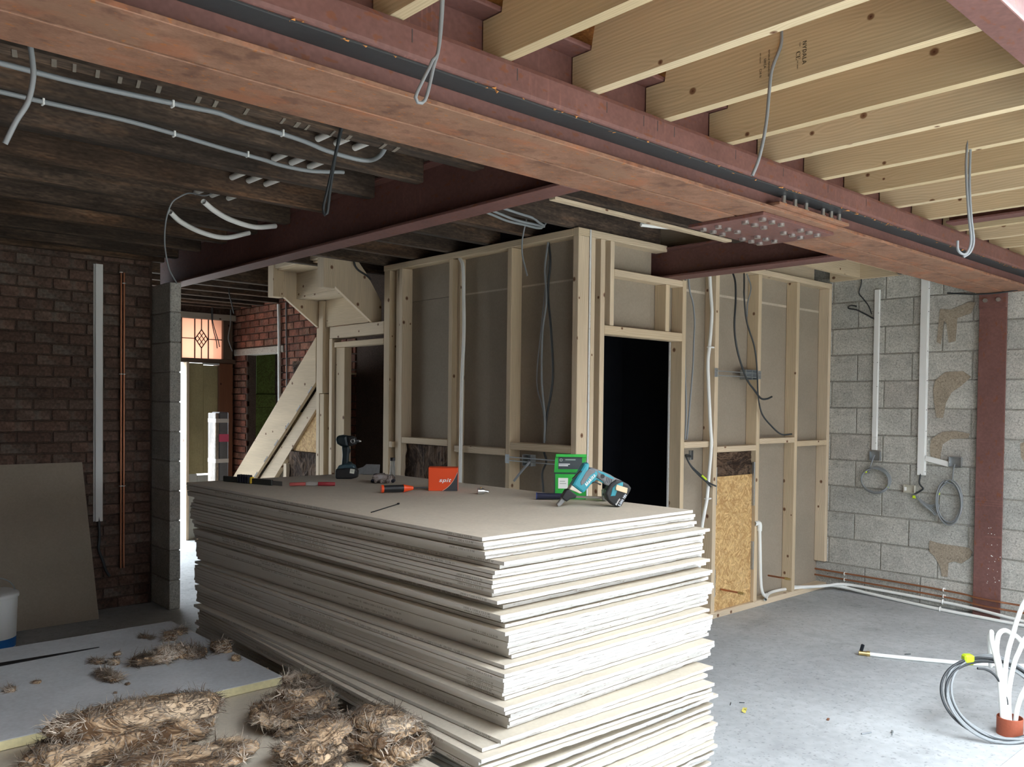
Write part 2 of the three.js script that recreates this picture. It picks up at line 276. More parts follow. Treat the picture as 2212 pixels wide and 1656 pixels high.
// buttered-on mortar smears left on the blocks
const smear = mat({ map: T.block, color: hex('#b3a797'), roughness: 1 });
for (const pts of [
  [[-2.745, .47], [-2.74, .43], [-2.70, .395], [-2.66, .33], [-2.64, .25], [-2.60, .25], [-2.595, .36], [-2.55, .38], [-2.50, .37], [-2.44, .42], [-2.42, .47], [-2.45, .50], [-2.66, .505], [-2.74, .52]],
  [[-2.72, 1.35], [-2.66, 1.39], [-2.56, 1.40], [-2.46, 1.38], [-2.47, 1.345], [-2.60, 1.335], [-2.66, 1.29], [-2.68, 1.15], [-2.74, 1.14], [-2.755, 1.26], [-2.745, 1.33]],
  [[-2.72, 1.80], [-2.65, 1.86], [-2.52, 1.865], [-2.46, 1.82], [-2.52, 1.76], [-2.60, 1.70], [-2.64, 1.62], [-2.66, 1.50], [-2.71, 1.50], [-2.73, 1.62], [-2.74, 1.73]],
  [[-2.70, 2.36], [-2.62, 2.345], [-2.48, 2.40], [-2.44, 2.39], [-2.47, 2.31], [-2.57, 2.28], [-2.58, 2.10], [-2.63, 2.09], [-2.65, 2.25], [-2.67, 2.26], [-2.69, 2.08], [-2.72, 2.10]],
  [[-2.11, 1.32], [-2.05, 1.35], [-1.98, 1.30], [-1.99, 1.20], [-2.06, 1.16], [-2.10, 1.22]],
]) mesh('mortar_smear', prism(pts, 'x', 7.0345, 7.041), smear, wallRight);

const wallFar = structure('wall_far');                             // old brick wall, left
B('mortar', M.brickMortar, [-1.0, 2.38, 0, 2.83, -6.93, -6.735], wallFar, 0);
seed = 55;
for (let k = 0; k < 34; k++) course(wallFar, 'brick', M.bricks, -6.72, 'x', 1.0, 2.365, k * .0785, .0785, .228, (k % 2 ? .114 : 0) + rr(-.012, .012), .011, -.05, .004);
const wallLeft = structure('wall_left');
B('wall_body', M.bricks[2], [-1.12, -1.0, 0, 2.87, -9.75, 2.75], wallLeft, 0);
const wallRear = structure('wall_rear');
B('pier', M.blocks[0], [-1.0, -.6, 0, 2.857, 2.55, 2.75], wallRear, 0);
B('pier', M.blocks[1], [6.9, 7.046, 0, 2.857, 2.55, 2.75], wallRear, 0);
B('beam_casing', M.blocks[1], [-.6, 6.9, 2.12, 2.857, 2.55, 2.75], wallRear, 0);  // unseen; head of the opening lowered to cut the level light

const wallPier = structure('wall_pier');                           // end of the block wall beside the hall
B('mortar', M.mortar, [2.392, 2.46, 0, 2.445, -6.9, -6.387], wallPier, 0);
for (let k = 0; k < 11; k++) B('block', M.blocks[k % 4], [2.386, 2.468, k * .2225 + .004, (k + 1) * .2225 - .004, -6.86, -6.381], wallPier, .004, 2);

const wallFront = structure('wall_front');                         // street side of the hall, doorway open; unseen window gaps added to brighten the rooms
B('wall_body', M.bricks[1], [4.15, 5.1, 0, 2.87, -9.75, -9.55], wallFront, 0);
B('wall_body', M.bricks[1], [6.7, 7.2, 0, 2.87, -9.75, -9.55], wallFront, 0);
B('wall_body', M.bricks[1], [5.1, 6.7, 0, .8, -9.75, -9.55], wallFront, 0);
B('wall_body', M.bricks[1], [5.1, 6.7, 2.3, 2.87, -9.75, -9.55], wallFront, 0);
B('wall_body', M.bricks[1], [-1.0, .3, 0, 2.87, -9.75, -9.55], wallFront, 0);
B('wall_body', M.bricks[1], [.3, 2.5, 0, .5, -9.75, -9.55], wallFront, 0);
B('lintel', M.bricks[1], [.3, 4.15, 2.52, 2.87, -9.75, -9.55], wallFront, 0);
const wallHall = structure('wall_hall');
B('mortar', M.brickMortar, [4.315, 4.42, 0, 2.83, -8.40, -6.2], wallHall, 0);
B('mortar', M.brickMortar, [4.315, 4.42, 2.17, 2.83, -9.55, -8.40], wallHall, 0);
B('mortar', M.brickMortar, [4.315, 4.42, 0, 2.17, -9.55, -9.20], wallHall, 0);
seed = 77;
for (let k = 0; k < 34; k++) { const y = .3 + k * .075; if (y > 2.76) break; const lo = y < 2.14; course(wallHall, 'brick', M.hallBricks, 4.30, 'z', lo ? -8.40 : -9.55, -6.9, y, .075, .225, k % 2 ? .112 : 0, .011, .04, .003); if (lo) course(wallHall, 'brick', M.hallBricks, 4.30, 'z', -9.55, -9.20, y, .075, .225, k % 2 ? .112 : 0, .011, .04, .003); }
B('lintel', mat({ map: T.block, color: hex('#b9b3aa') }), [4.285, 4.42, 2.09, 2.165, -9.5, -8.30], wallHall, .006);
// room beyond the hall opening: boarded with green boards
const green = mat({ map: T.osb, color: hex('#7fae78'), roughness: .8 });
const wallBeyond = structure('wall_beyond');
B('green_board', green, [4.47, 4.82, 1.655, 2.3, -9.545, -9.525], wallBeyond, .002);
B('green_board', green, [4.43, 4.82, 1.50, 1.65, -9.535, -9.505], wallBeyond, .003);
B('green_board', green, [4.43, 4.82, 0, 1.495, -9.545, -9.52], wallBeyond, .002);
B('green_post', mat({ map: T.wood2, color: hex('#9cc48c') }), [4.50, 4.56, 1.655, 2.3, -9.524, -9.48], wallBeyond, .002);
B('grey_reveal', mat({ map: T.block, color: hex('#8f9490') }), [4.425, 4.468, 0, 2.3, -9.545, -9.30], wallBeyond, .002);

// ------------------------------------------------ stud partition along the stair (wall_middle) and the partition with the doorway (wall_back)
seed = 300;
const st = (parent, name, e, g = -1) => B(name, pick(M.studs), e, parent, .003, g);
const wallMid = structure('wall_middle');
{
  const x0 = 3.833, x1 = 3.93;
  st(wallMid, 'top_plate', [x0, x1, 2.615, 2.66, -5.735, -3.655]);
  st(wallMid, 'bottom_plate', [x0, x1, 0, .045, -5.735, -3.655]);
  for (const [a, b, d] of [[-5.725, -5.645, 0], [-5.60, -5.53, .03], [-5.515, -5.472, 0], [-4.889, -4.846, 0], [-4.845, -4.815, .045], [-4.257, -4.214, 0], [-3.652, -3.605, 0]]) st(wallMid, 'stud', [x0 + d, x1, .046, b > -3.62 ? 2.615 : 2.614, a, b]);
  for (const [y, a, b] of [[1.216, -5.644, -5.601], [1.257, -5.471, -4.89], [1.221, -4.814, -4.258], [1.266, -4.213, -3.653]]) st(wallMid, 'noggin', [x0, x1, y, y + .047, a, b]);
  st(wallMid, 'packer', [x0, x1 + .01, 2.616, 2.662, -3.654, -3.605]);
  for (const [a, b] of [[-5.735, -4.87], [-4.868, -4.235], [-4.233, -3.605]]) { B('plasterboard_panel', M.panel, [x1 + .001, x1 + .0135, .02, 2.36, a, b], wallMid, .0005, 1); B('plasterboard_panel', M.panel, [x1 + .001, x1 + .0135, 2.363, 2.66, a, b], wallMid, .0005, 1); }
  for (const [a, b] of [[-4.815, -4.258], [-4.213, -3.653]]) B('joint_tape', M.tape, [x1 - .0005, x1 + .001, 2.356, 2.368, a, b], wallMid, 0);
  B('board_edge', M.gyp, [3.93, 3.943, .02, 2.66, -3.604, -3.6], wallMid, .0005);
}
const wallBack = structure('wall_back');
{
  const z1 = -3.6, z0 = -3.697;
  st(wallBack, 'top_plate', [3.945, 4.709, 2.618, 2.661, z0, z1]);
  st(wallBack, 'top_plate', [5.05, 7.035, 2.598, 2.642, z0, z1]);
  st(wallBack, 'head_plate', [4.166, 4.893, 2.40, 2.443, z0, z1]);
  st(wallBack, 'door_header', [4.078, 4.893, 2.021, 2.078, z0, z1]);
  st(wallBack, 'bottom_plate', [3.945, 4.077, 0, .045, z0, z1]);
  st(wallBack, 'bottom_plate', [4.893, 7.035, 0, .045, z0, z1]);
  for (const [a, b, y0, y1] of [[3.945, 3.983, .046, 2.617], [4.034, 4.077, .046, 2.617], [4.126, 4.165, 2.08, 2.617], [4.702, 4.746, 2.08, 2.399], [4.895, 4.937, .046, 2.45], [5.296, 5.341, .046, 2.597], [5.868, 5.915, .046, 2.597], [6.449, 6.492, .046, 2.597], [6.99, 7.034, .23, 2.597]]) st(wallBack, 'stud', [a, b, y0, y1, z0, z1]);
  for (const [y, a, b] of [[1.272, 4.938, 5.295], [1.230, 5.342, 5.867], [1.279, 5.916, 6.448], [1.246, 6.493, 6.989]]) st(wallBack, 'noggin', [a, b, y, y + .044, z0, z1]);
  for (const [a, b] of [[4.895, 5.315], [5.317, 5.89], [5.892, 6.47], [6.472, 7.035]]) { B('plasterboard_panel', M.panel, [a, b, .02, 2.40, z0 - .0135, z0 - .001], wallBack, .0005, 1); B('plasterboard_panel', M.panel, [a, b, 2.403, 2.66, z0 - .0135, z0 - .001], wallBack, .0005, 1); }
  B('plasterboard_panel', M.panel, [4.06, 4.66, 2.04, 2.66, z0 - .0135, z0 - .001], wallBack, .0005, 1);
  B('plasterboard_panel', M.panel, [4.66, 4.895, 2.04, 2.44, z0 - .0135, z0 - .001], wallBack, .0005, 1);
  for (const [a, b] of [[4.94, 5.295], [5.342, 5.867], [5.916, 6.448], [6.493, 6.989]]) B('joint_tape', M.tape, [a, b, 2.394, 2.412, z0 - .0015, z0 + .0005], wallBack, 0);
  B('board_edge', M.gyp, [4.886, 4.8945, .02, 2.02, z0 - .0135, z0 - .001], wallBack, .0005);
}
// rooms behind the two door openings, closed with plain navy sheets
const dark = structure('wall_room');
B('navy_sheet', M.navy, [3.95, 5.6, 0, 2.8, -4.75, -4.72], dark, 0);
B('navy_sheet', M.navy, [5.58, 5.60, 0, 2.8, -4.75, -3.72], dark, 0);
B('navy_sheet', M.navy, [3.946, 3.955, 0, 2.8, -4.75, -3.72], dark, 0);
B('back_wall', M.panel, [4.9, 4.93, 0, 2.8, -6.6, -4.76], dark, 0);

// ------------------------------------------------ stair
seed = 410;
const stair = thing('staircase', 'pale timber staircase turning above a stud doorway, left of the partition', 'staircase', [3.88, 0, -7.6], undefined);
const wood = () => pick(M.studs);
{
  const P = (name, pts, axis, a, b) => { const m = mesh(name, prism(pts, axis, a, b, .002), wood(), stair); m.position.sub(stair.position); return m; };
  P('string', [[-9.46, 0], [-6.80, 2.15], [-6.80, 1.745], [-7.30, 1.345], [-7.975, .82], [-8.98, 0]], 'x', 3.833, 3.866);
  P('carriage', [[-8.95, 0], [-7.97, .80], [-7.25, 1.36], [-6.80, 1.72], [-6.80, 1.56], [-7.60, .88], [-8.60, 0]], 'x', 3.875, 3.925);
  for (let i = 0; i < 6; i++) { const z = -7.98 + i * .215, y = .79 + i * .168; B('slot', M.cableDark, [3.831, 3.8345, y, y + .09, z, z + .012], stair, 0).rotation.x = .907; }
  for (let i = 0; i < 9; i++) { const z = -9.2 + i * .262, y = .205 * (i + 1); B('tread', wood(), [3.87, 4.29, y - .02, y, z - .03, z + .25], stair, .002); B('riser', wood(), [3.87, 4.29, y - .2, y - .02, z - .012, z], stair, .001); }
  // newel under the turn and the posts above it
  B('newel', wood(), [3.833, 3.93, 0, 2.225, -6.79, -6.735], stair, .003);
  B('newel', wood(), [3.822, 3.925, 1.645, 2.46, -6.735, -6.66], stair, .003);
  B('newel', wood(), [3.39, 3.49, 2.462, 2.825, -6.84, -6.74], stair, .003);
  B('newel', wood(), [3.39, 3.49, 2.462, 2.825, -6.00, -5.90], stair, .003);
  P('string', [[3.47, 2.825], [3.49, 2.49], [3.845, 2.235], [3.90, 2.235], [3.90, 2.50], [3.62, 2.825]], 'z', -6.82, -6.785);
  P('string', [[3.47, 2.825], [3.49, 2.50], [3.86, 2.225], [3.95, 2.225], [3.95, 2.40], [3.80, 2.62], [3.62, 2.825]], 'z', -5.97, -5.935);
  B('riser', wood(), [3.845, 3.862, 2.228, 2.462, -6.655, -5.972], stair, .002);
  B('tread', wood(), [3.63, 3.86, 2.463, 2.485, -6.784, -5.972], stair, .002);
  B('riser', wood(), [3.63, 3.648, 2.486, 2.685, -6.784, -5.972], stair, .002);
  B('tread', wood(), [3.43, 3.648, 2.686, 2.706, -6.738, -6.002], stair, .002);
  B('trimmer', wood(), [3.40, 3.44, 2.70, 2.82, -6.738, -6.002], stair, .002);
}
const wallStair = structure('wall_stair');                         // framing under the turn
{
  st(wallStair, 'header', [3.84, 3.93, 2.123, 2.222, -6.575, -5.738]);
  st(wallStair, 'rail', [3.84, 3.93, 2.042, 2.086, -6.50, -5.738]);
  st(wallStair, 'stud', [3.836, 3.93, 0, 1.64, -6.732, -6.66]);
  st(wallStair, 'stud', [3.836, 3.93, 0, 2.12, -6.575, -6.525]);
  st(wallStair, 'stud', [3.86, 3.93, 0, 2.04, -6.50, -6.36]);
  st(wallStair, 'stud', [3.845, 3.925, 0, .98, -7.42, -7.362]);
  B('osb_panel', M.osb, [3.90, 3.912, 1.106, 1.468, -7.36, -6.792], wallStair, .001);
  B('plasterboard_panel', M.panel, [3.935, 3.948, 0, .9, -8.1, -7.42], wallStair, .001);
}
// ---------------------------------------------------------------- steels
seed = 510;
function ibeamX(name, label, x0, x1, yb, yt, zf0, zf1, zw, tf = .016, tw = .011, bottom = M.rust) {
  const g = thing(name, label, 'steel beam', [(x0 + x1) / 2, yb, (zf0 + zf1) / 2]);
  B('bottom_flange', bottom, [x0, x1, yb, yb + tf, zf0, zf1], g, .002);
  B('web', M.steel, [x0, x1, yb + tf, yt - tf, zw - tw / 2, zw + tw / 2], g, 0);
  B('top_flange', M.steel, [x0, x1, yt - tf, yt, zf0, zf1], g, .002);
  return g;
}
function ibeamZ(name, label, z0, z1, yb, yt, xf0, xf1, tf = .014, tw = .009, bottom = M.steel) {
  const g = thing(name, label, 'steel beam', [(xf0 + xf1) / 2, yb, (z0 + z1) / 2]), xw = (xf0 + xf1) / 2;
  B('bottom_flange', bottom, [xf0, xf1, yb, yb + tf, z0, z1], g, .002);
  B('web', M.steel, [xw - tw / 2, xw + tw / 2, yb + tf, yt - tf, z0, z1], g, 0);
  B('top_flange', M.steel, [xf0, xf1, yt - tf, yt, z0, z1], g, .002);
  return g;
}
ibeamX('steel_beam', 'rusty red steel beam, left half of the long twin beam', -1.0, 7.02, 2.445, 2.82, -2.397, -2.219, -2.306);
{
  const g = thing('steel_beam', 'rusty red steel beam, right half of the long twin beam', 'steel beam', [3, 2.445, -2.1]);
  B('bottom_flange', M.rust, [-1.0, 7.02, 2.445, 2.461, -2.206, -2.022], g, .002);
  B('web', M.steel, [-1.0, 7.02, 2.461, 2.772, -2.076, -2.064], g, 0);
  B('top_flange', M.steel, [-1.0, 7.02, 2.772, 2.79, -2.20, -1.976], g, .004);
}
{
  const g = thing('steel_ledger', 'red steel ledger with black underside carrying the pale joist ends', 'steel beam', [3, 2.52, -2.01]);
  const face = mesh('channel', prism([[-2.062, 2.53], [-1.977, 2.53], [-1.968, 2.535], [-1.965, 2.545], [-1.965, 2.615], [-1.970, 2.629], [-2.062, 2.629]], 'x', -1.0, 7.02), M.steel, g); face.position.sub(g.position);
  B('underside_strip', M.black, [-1.0, 7.02, 2.5235, 2.5299, -2.062, -1.972], g, .001);  // black for dirty bare steel, with the shade beneath put into the colour
  // rust flakes hanging along the lower edge
  const fl = []; seed = 77; for (let i = 0; i < 170; i++) { const x = rr(.4, 6.4); const q = new THREE.TetrahedronGeometry(rr(.003, .008)); q.scale(rr(1, 2.6), rr(.3, .6), 1); q.rotateY(rr(0, 6)); q.translate(x, 2.526 + rr(-.003, .004), rr(-1.985, -1.968)); fl.push(q); }
  const m = mesh('rust_flakes', mergeGeometries(fl), mat({ color: hex('#c98a4a'), roughness: .9 }), g); m.position.sub(g.position); m.userData.kind = 'stuff';
  for (const x of [.98, 1.40, 1.80, 2.22, 2.42, 2.50, 2.60, 3.01, 3.38, 3.78, 4.17]) B('pencil_mark', M.black, [x, x + .003, 2.575, 2.612, -1.9655, -1.9645], g, 0);
}
ibeamZ('steel_beam', 'dark steel cross beam running back to the block pier', -6.88, -2.40, 2.445, 2.72, 2.436, 2.562);
ibeamZ('steel_beam', 'dark steel cross beam cutting through the partition beside the doorway head', -4.7, -2.40, 2.445, 2.65, 4.70, 4.862);
ibeamZ('steel_beam', 'dark steel beam between the pale joists at far right', -1.96, -.87, 2.64, 2.80, 5.16, 5.27);
ibeamX('steel_beam', 'red steel beam over the garden opening, top right corner', -1.0, 7.02, 2.60, 2.87, -.872, -.775, -.823, .014, .01, M.steel);
{
  const g = thing('steel_column', 'red-brown steel column standing against the grey block wall', 'column', [6.99, 0, -2.3]);
  B('flange', M.steel, [6.985, 6.997, 0, 2.444, -2.395, -2.203], g, .002);
  B('web', M.steel, [6.9975, 7.033, 0, 2.444, -2.304, -2.294], g, 0);
  B('cap_plate', M.steel, [6.965, 6.9845, 2.33, 2.444, -2.393, -2.205], g, .002);
  for (const z of [-2.345, -2.255]) { const b = mesh('bolt', cyl(.016, .016, .02, 6), M.zinc, g); b.rotation.z = Math.PI / 2; b.position.set(6.955 - 6.99, 2.39, z + 2.3); }
  for (let i = 0; i < 26; i++) { const z = rr(-2.30, -2.21), y = .25 + Math.pow(rnd(), 1.2) * .45; const s = mesh('paint_spot', cyl(.0035, .0035, .002, 8), M.white, g); s.rotation.z = Math.PI / 2; s.scale.setScalar(rr(.4, 1.3)); s.position.set(6.9843 - 6.99, y, z + 2.3); }
}
{ // bolted splice
  const g = thing('splice_plate', 'bolted steel splice plate under the twin beam', 'plate', [3.72, 2.43, -2.28]);
  B('plate', M.steel, [3.40, 4.05, 2.428, 2.4445, -2.478, -2.07], g, .002);
  B('upper_plate', M.rust, [3.40, 4.05, 2.4615, 2.476, -2.06, -1.99], g, .002);
  const hd = cyl(.017, .017, .013, 6), sh = cyl(.010, .010, .045, 10), nu = cyl(.016, .016, .014, 6);
  for (const x of [3.46, 3.54, 3.62, 3.80, 3.88, 3.96]) for (const z of [-2.43, -2.345, -2.20, -2.11]) { const b = mesh('bolt', hd, M.zinc, g); b.position.set(x - 3.72, -.0085, z + 2.28); b.rotation.y = rr(0, 1); }
  for (const x of [3.50, 3.60, 3.70, 3.86, 3.94, 4.02]) { const b = mesh('bolt_shank', sh, M.zinc, g); b.position.set(x - 3.72, .07, 2.28 - 2.03); const n = mesh('nut', nu, M.zinc, g); n.position.set(x - 3.72, .053, 2.28 - 2.03); }
}

// ---------------------------------------------------------------- new joists (extension roof)
seed = 620;
const newX = [.17, .57, .97, 1.378, 1.784, 2.19, 2.592, 3.003, 3.367, 3.771, 4.169, 4.569, 4.977, 5.42, 5.80, 6.19, 6.58, 6.96];
const prof = [[-2.058, 2.632], [-.88, 2.632], [-.88, 2.855], [-1.955, 2.855], [-1.972, 2.768], [-2.058, 2.768]];
const jGeo = [0, 1, 2, 3].map(() => { const g = prism(prof, 'x', -.0225, .0225); g.translate(0, -2.632, 1.47); return g; });
newX.forEach((x, i) => {
  const j = mesh('roof_joist', jGeo[i % 4], M.joists[i % 3]); j.position.set(x - .0225, 2.632, -1.47);
  const n = i - 3;
  tag(j, n < 0 ? 'pale new timber roof joist beyond the top left of the joist row' : `${ordinal(n)} pale new roof joist counting right from the top centre`, 'joist', 'new roof joists');
});
// printed grade stamps on one joist
{
  const j = scene.getObjectByName('roof_joist_006'), jx = j.position.x;
  const mk = (draw, y, z, w, h) => {
    const t = canvasTex(512, 256, g => { g.clearRect(0, 0, 512, 256); g.fillStyle = '#4d4737'; draw(g); });
    const p = new THREE.Mesh(new THREE.PlaneGeometry(w, h), new THREE.MeshStandardMaterial({ map: t, transparent: true, roughness: .9 })); p.name = 'grade_stamp';
    p.rotation.order = 'YXZ'; p.rotation.set(0, -Math.PI / 2, -Math.PI / 2); p.position.set(-.0231, y - 2.632, z + 1.47); p.receiveShadow = true; j.add(p);
  };
  mk(g => { g.font = 'bold 104px sans-serif'; g.fillText('NYDALA', 20, 96); g.font = 'bold 112px serif'; g.fillText('CE', 170, 220); g.font = 'bold 34px sans-serif'; g.fillText('1224', 20, 160); g.fillText('EN 14081', 330, 200); }, 2.705, -1.425, .095, .047);
  mk(g => { g.font = 'bold 50px sans-serif'; g.fillText('NYDALA TRÄVARU AB', 10, 60); g.font = 'bold 70px sans-serif'; g.fillText('UKCA', 150, 150); g.font = 'bold 60px sans-serif'; g.fillText('C24 N', 320, 240); g.font = 'bold 32px sans-serif'; g.fillText('DRY GRADED', 20, 240); }, 2.714, -1.555, .09, .045);
}
// ---------------------------------------------------------------- old joists
seed = 700;
const oldZ = [-3.305, -3.725, -4.185, -4.625, -5.055, -5.50, -5.93, -6.34, -6.62];
oldZ.forEach((z, i) => {
  const j = B('old_joist', M.old[i % 3], [-1.0, 2.435, 2.62, 2.83, z - .062, z], scene, .006);
  tag(j, `dark old timber joist over the left room, ${ordinal(i)} back from the lath-marked joist`, 'joist', 'old joists over the left room');
});
[-3.64, -4.04, -4.46, -4.88, -5.30, -5.72, -6.14].forEach((z, i) => {
  const j = B('old_joist', M.old[(i + 1) % 3], [2.60, 4.69, 2.668, 2.83, z - .062, z], scene, .006);
  tag(j, `dark old timber joist above the stud partition, ${ordinal(i)} back from the doorway wall`, 'joist', 'old joists above the partition');
});
[-7.2, -7.6, -8.0, -8.42, -8.77, -9.06, -9.35].forEach((z, i) => {
  const j = B('old_joist', M.old[i % 3], [2.47, 4.30, 2.62, 2.83, z - .07, z], scene, .005);
  tag(j, `dark old timber joist over the hall, ${ordinal(i)} back from the stair posts`, 'joist', 'old joists over the hall');
});
{
  const g = thing('lath_joist', 'old timber joist with pale plaster lath marks beside the twin steel beam', 'joist', [.7, 2.60, -2.89]);
  B('joist_timber', M.old[0], [-1.0, 2.435, 2.60, 2.83, -2.935, -2.86], g, .004);
  const lm = mat({ map: T.speck, color: hex('#8f887d'), roughness: 1 });
  for (let x = .3; x < 2.1; x += rr(.045, .075)) if (rnd() < .7) { const m = B('lath_mark', lm, [x, x + rr(.008, .016), 2.597, 2.5999, -2.93, -2.93 + rr(.055, .068)], g, 0); m.rotation.y = -.25; }
}
// pale batten and trimmers
tag(B('batten', M.studs[0], [3.0, 4.55, 2.585, 2.60, -3.03, -2.985]), 'thin pale batten beside the twin steel beam, left of the bolted splice', 'batten');
tag(B('old_trimmer', M.old[1], [2.6, 4.69, 2.603, 2.83, -3.06, -2.96], scene, .005), 'dark old timber trimmer above the pale batten', 'trimmer');
tag(B('ledger', M.studs[1], [6.985, 7.036, 2.655, 2.85, -3.60, -2.42]), 'pale timber ledger fixed along the top of the block wall', 'ledger');
tag(B('ledger', M.studs[0], [4.87, 4.915, 2.655, 2.83, -4.6, -2.42]), 'pale timber bolted against the cross beam above the right studs', 'ledger');
[-2.95, -3.33, -3.74].forEach((z, i) => tag(B('infill_joist', M.studs[i], [4.916, 6.984, 2.66, 2.83, z - .045, z]), `short pale infill joist above the right studs, ${ordinal(i)} back from the twin beam`, 'joist', 'infill joists by the block wall'));
{
  const g = thing('joist_hanger', 'galvanised hanger at the block-wall end of the infill joists', 'hanger', [6.95, 2.66, -2.97]);
  B('strap', M.galv, [6.94, 6.983, 2.655, 2.80, -3.0, -2.996], g, 0); B('strap', M.galv, [6.94, 6.983, 2.655, 2.80, -2.948, -2.944], g, 0); B('seat', M.galv, [6.94, 6.983, 2.652, 2.655, -3.0, -2.944], g, 0);
}
// ---------------------------------------------------------------- plasterboard stacks
seed = 800;
const PT = .015, PL = 2.45, PW = 1.2, PH = 1.125;
function sheetGeo(w, t, l, nx = 30) {
  const g = new THREE.BoxGeometry(w, t, l, nx, 1, 1), p = g.attributes.position, uv = g.attributes.uv, n = g.attributes.normal;
  const jz = [], jy = []; for (let i = 0; i <= nx; i++) { jz.push(rr(-.0022, .0012) - (rnd() < .08 ? rr(.002, .006) : 0)); jy.push(rr(-.0005, .0005)); }
  const ou = rr(0, 3), ov = rr(0, 3);
  for (let i = 0; i < p.count; i++) {
    const k = Math.round((p.getX(i) / w + .5) * nx);
    if (p.getZ(i) > 0) { p.setZ(i, p.getZ(i) + jz[k]); p.setY(i, p.getY(i) + (p.getY(i) > 0 ? -1 : 1) * Math.abs(jy[k])); }
    const ny = Math.abs(n.getY(i)), nz = Math.abs(n.getZ(i));
    if (ny > .5) uv.setXY(i, p.getX(i) + ou, p.getZ(i) + ov); else if (nz > .5) uv.setXY(i, p.getX(i) + ou, p.getY(i) + ov);
  }
  return g;
}
const edgeMats = [0, 1, 2, 3, 4, 5].map(i => { const t = canvasTex(2048, 16, (g, w, h) => { g.fillStyle = '#ffffff'; g.fillRect(0, 0, w, h); g.fillStyle = '#8b857b'; g.font = '12px sans-serif'; if (i < 5) g.fillText('WALLBOARD  TE   2400 x 1200 x 12.5 W   EN 520   12 08 31', [300, 620, 860, 1240, 1560][i], 12); if (i === 2 || i === 0) g.fillText('2400 x 1200 x 12.5 W', 1890, 12); }); return mat({ map: t, color: hex('#b9b6ae'), roughness: .9 }); });
const sheets = [0, 1, 2, 3, 4].map(() => sheetGeo(PW, .0124, PL));
const cornerX = [1.837, 1.832, 1.843, 1.836, 1.844, 1.872, 1.876, 1.847, 1.846, 1.838, 1.838, 1.84, 1.85, 1.83, 1.888, 1.888, 1.828, 1.848, 1.884, 1.884, 1.855, 1.877, 1.883, 1.891, 1.90, 1.914, 1.927, 1.939, 1.878, 1.85, 1.845, 1.854, 1.859, 1.866, 1.873, 1.877, 1.84, 1.845, 1.89, 1.899, 1.898, 1.904, 1.909, 1.83, 1.766, 1.731, 1.741, 1.745, 1.74];
const cornerZ = [-2.15, -2.139, -2.143, -2.134, -2.137, -2.079, -2.101, -2.098, -2.102, -2.096, -2.095, -2.096, -2.103, -2.064, -2.103, -2.103, -2.043, -2.062, -2.086, -2.086, -2.045, -2.06, -2.064, -2.074, -2.087, -2.097, -2.105, -2.113, -2.071, -2.045, -2.044, -2.054, -2.059, -2.067, -2.074, -2.08, -2.03, -2.036, -2.068, -2.074, -2.074, -2.081, -2.088, -2.039, -2.051, -2.02, -2.034, -2.036, -2.024];
for (let i = 0; i < 75; i++) {
  const x = (cornerX[i] ?? rr(1.82, 1.86)) + (i ? rr(-.004, .004) : 0), z = (cornerZ[i] ?? rr(-2.09, -2.02)) + (i ? (i % 2 ? 1 : -1) * rr(.001, .007) : 0);
  const farX = i < 44 ? mix(x, 1.85, .55) - .034 : 1.83, a = Math.atan2(farX - x, -PL);      // near corner measured, far end nearly aligned
  const em = edgeMats[Math.floor(rnd() * 6)];
  const m = mesh('plasterboard_sheet', sheets[i % 5], [em, em, M.paper, M.paper, M.gyp, M.gyp]);
  const th = Math.atan((x - farX) / PL);
  m.rotation.y = th;
  m.position.set(x, PH - PT * (i + .5), z).add(V(PW / 2, 0, -PL / 2).applyAxisAngle(V(0, 1, 0), th));
  tag(m, i === 0 ? 'topmost plasterboard sheet of the tall stack, carrying the tools' : i < 49 ? `${ordinal(i)} plasterboard sheet from the top of the tall stack` : 'plasterboard sheet low in the tall stack, below the frame edge', 'plasterboard', 'plasterboard sheets in the tall stack');
}
// low stack on the left, its top carrying the insulation
for (let i = 0; i < 25; i++) {
  const m = mesh('plasterboard_sheet', sheets[(i + 2) % 5], [edgeMats[5], edgeMats[i % 6], M.paper, M.paper, M.gyp, M.gyp]);
  m.position.set(1.725 - PW / 2 + (i ? rr(-.02, .012) : 0), .376 - PT * (i + .5), -3.28 + (i ? rr(-.015, .015) : 0)); m.rotation.y = i ? rr(-.004, .004) : -.018;
  tag(m, i === 0 ? 'top sheet of the low plasterboard stack, under the brown insulation' : 'plasterboard sheet lower in the low stack under the insulation', 'plasterboard', 'plasterboard sheets in the low stack');
}
for (let i = 0; i < 25; i++) {
  const m = mesh('plasterboard_sheet', sheets[(i + 3) % 5], [edgeMats[5], edgeMats[i % 6], M.paper, M.paper, M.gyp, M.gyp]);
  m.position.set(.515 - PW / 2 + (i ? rr(-.012, .0) : 0), .376 - PT * (i + .5), -3.28 + (i ? rr(-.015, .015) : 0));
  tag(m, 'plasterboard sheet in the further low stack, mostly out of frame left', 'plasterboard', 'plasterboard sheets in the further low stack');
}
// rigid insulation board, foil faced
{
  const g = thing('insulation_board', 'flat foil-faced insulation board with yellow foam edge and brown scraps on top', 'board', [.55, .3765, -3.86], undefined, .012);
  const L = (name, m, e) => { const q = mesh(name, cgeo(e[1] - e[0], e[3] - e[2], e[5] - e[4], .001), m, g); q.position.set((e[0] + e[1]) / 2, (e[2] + e[3]) / 2, (e[4] + e[5]) / 2); };
  L('foam', mat({ map: T.speck, color: hex('#e4dcae'), roughness: .95 }), [-1.12, 1.138, .001, .0335, -.60, .60]);
  L('foil_face', mat({ map: T.speck, color: hex('#d3d9de'), roughness: .6 }), [-1.122, 1.14, .0337, .0365, -.602, .602]);
}
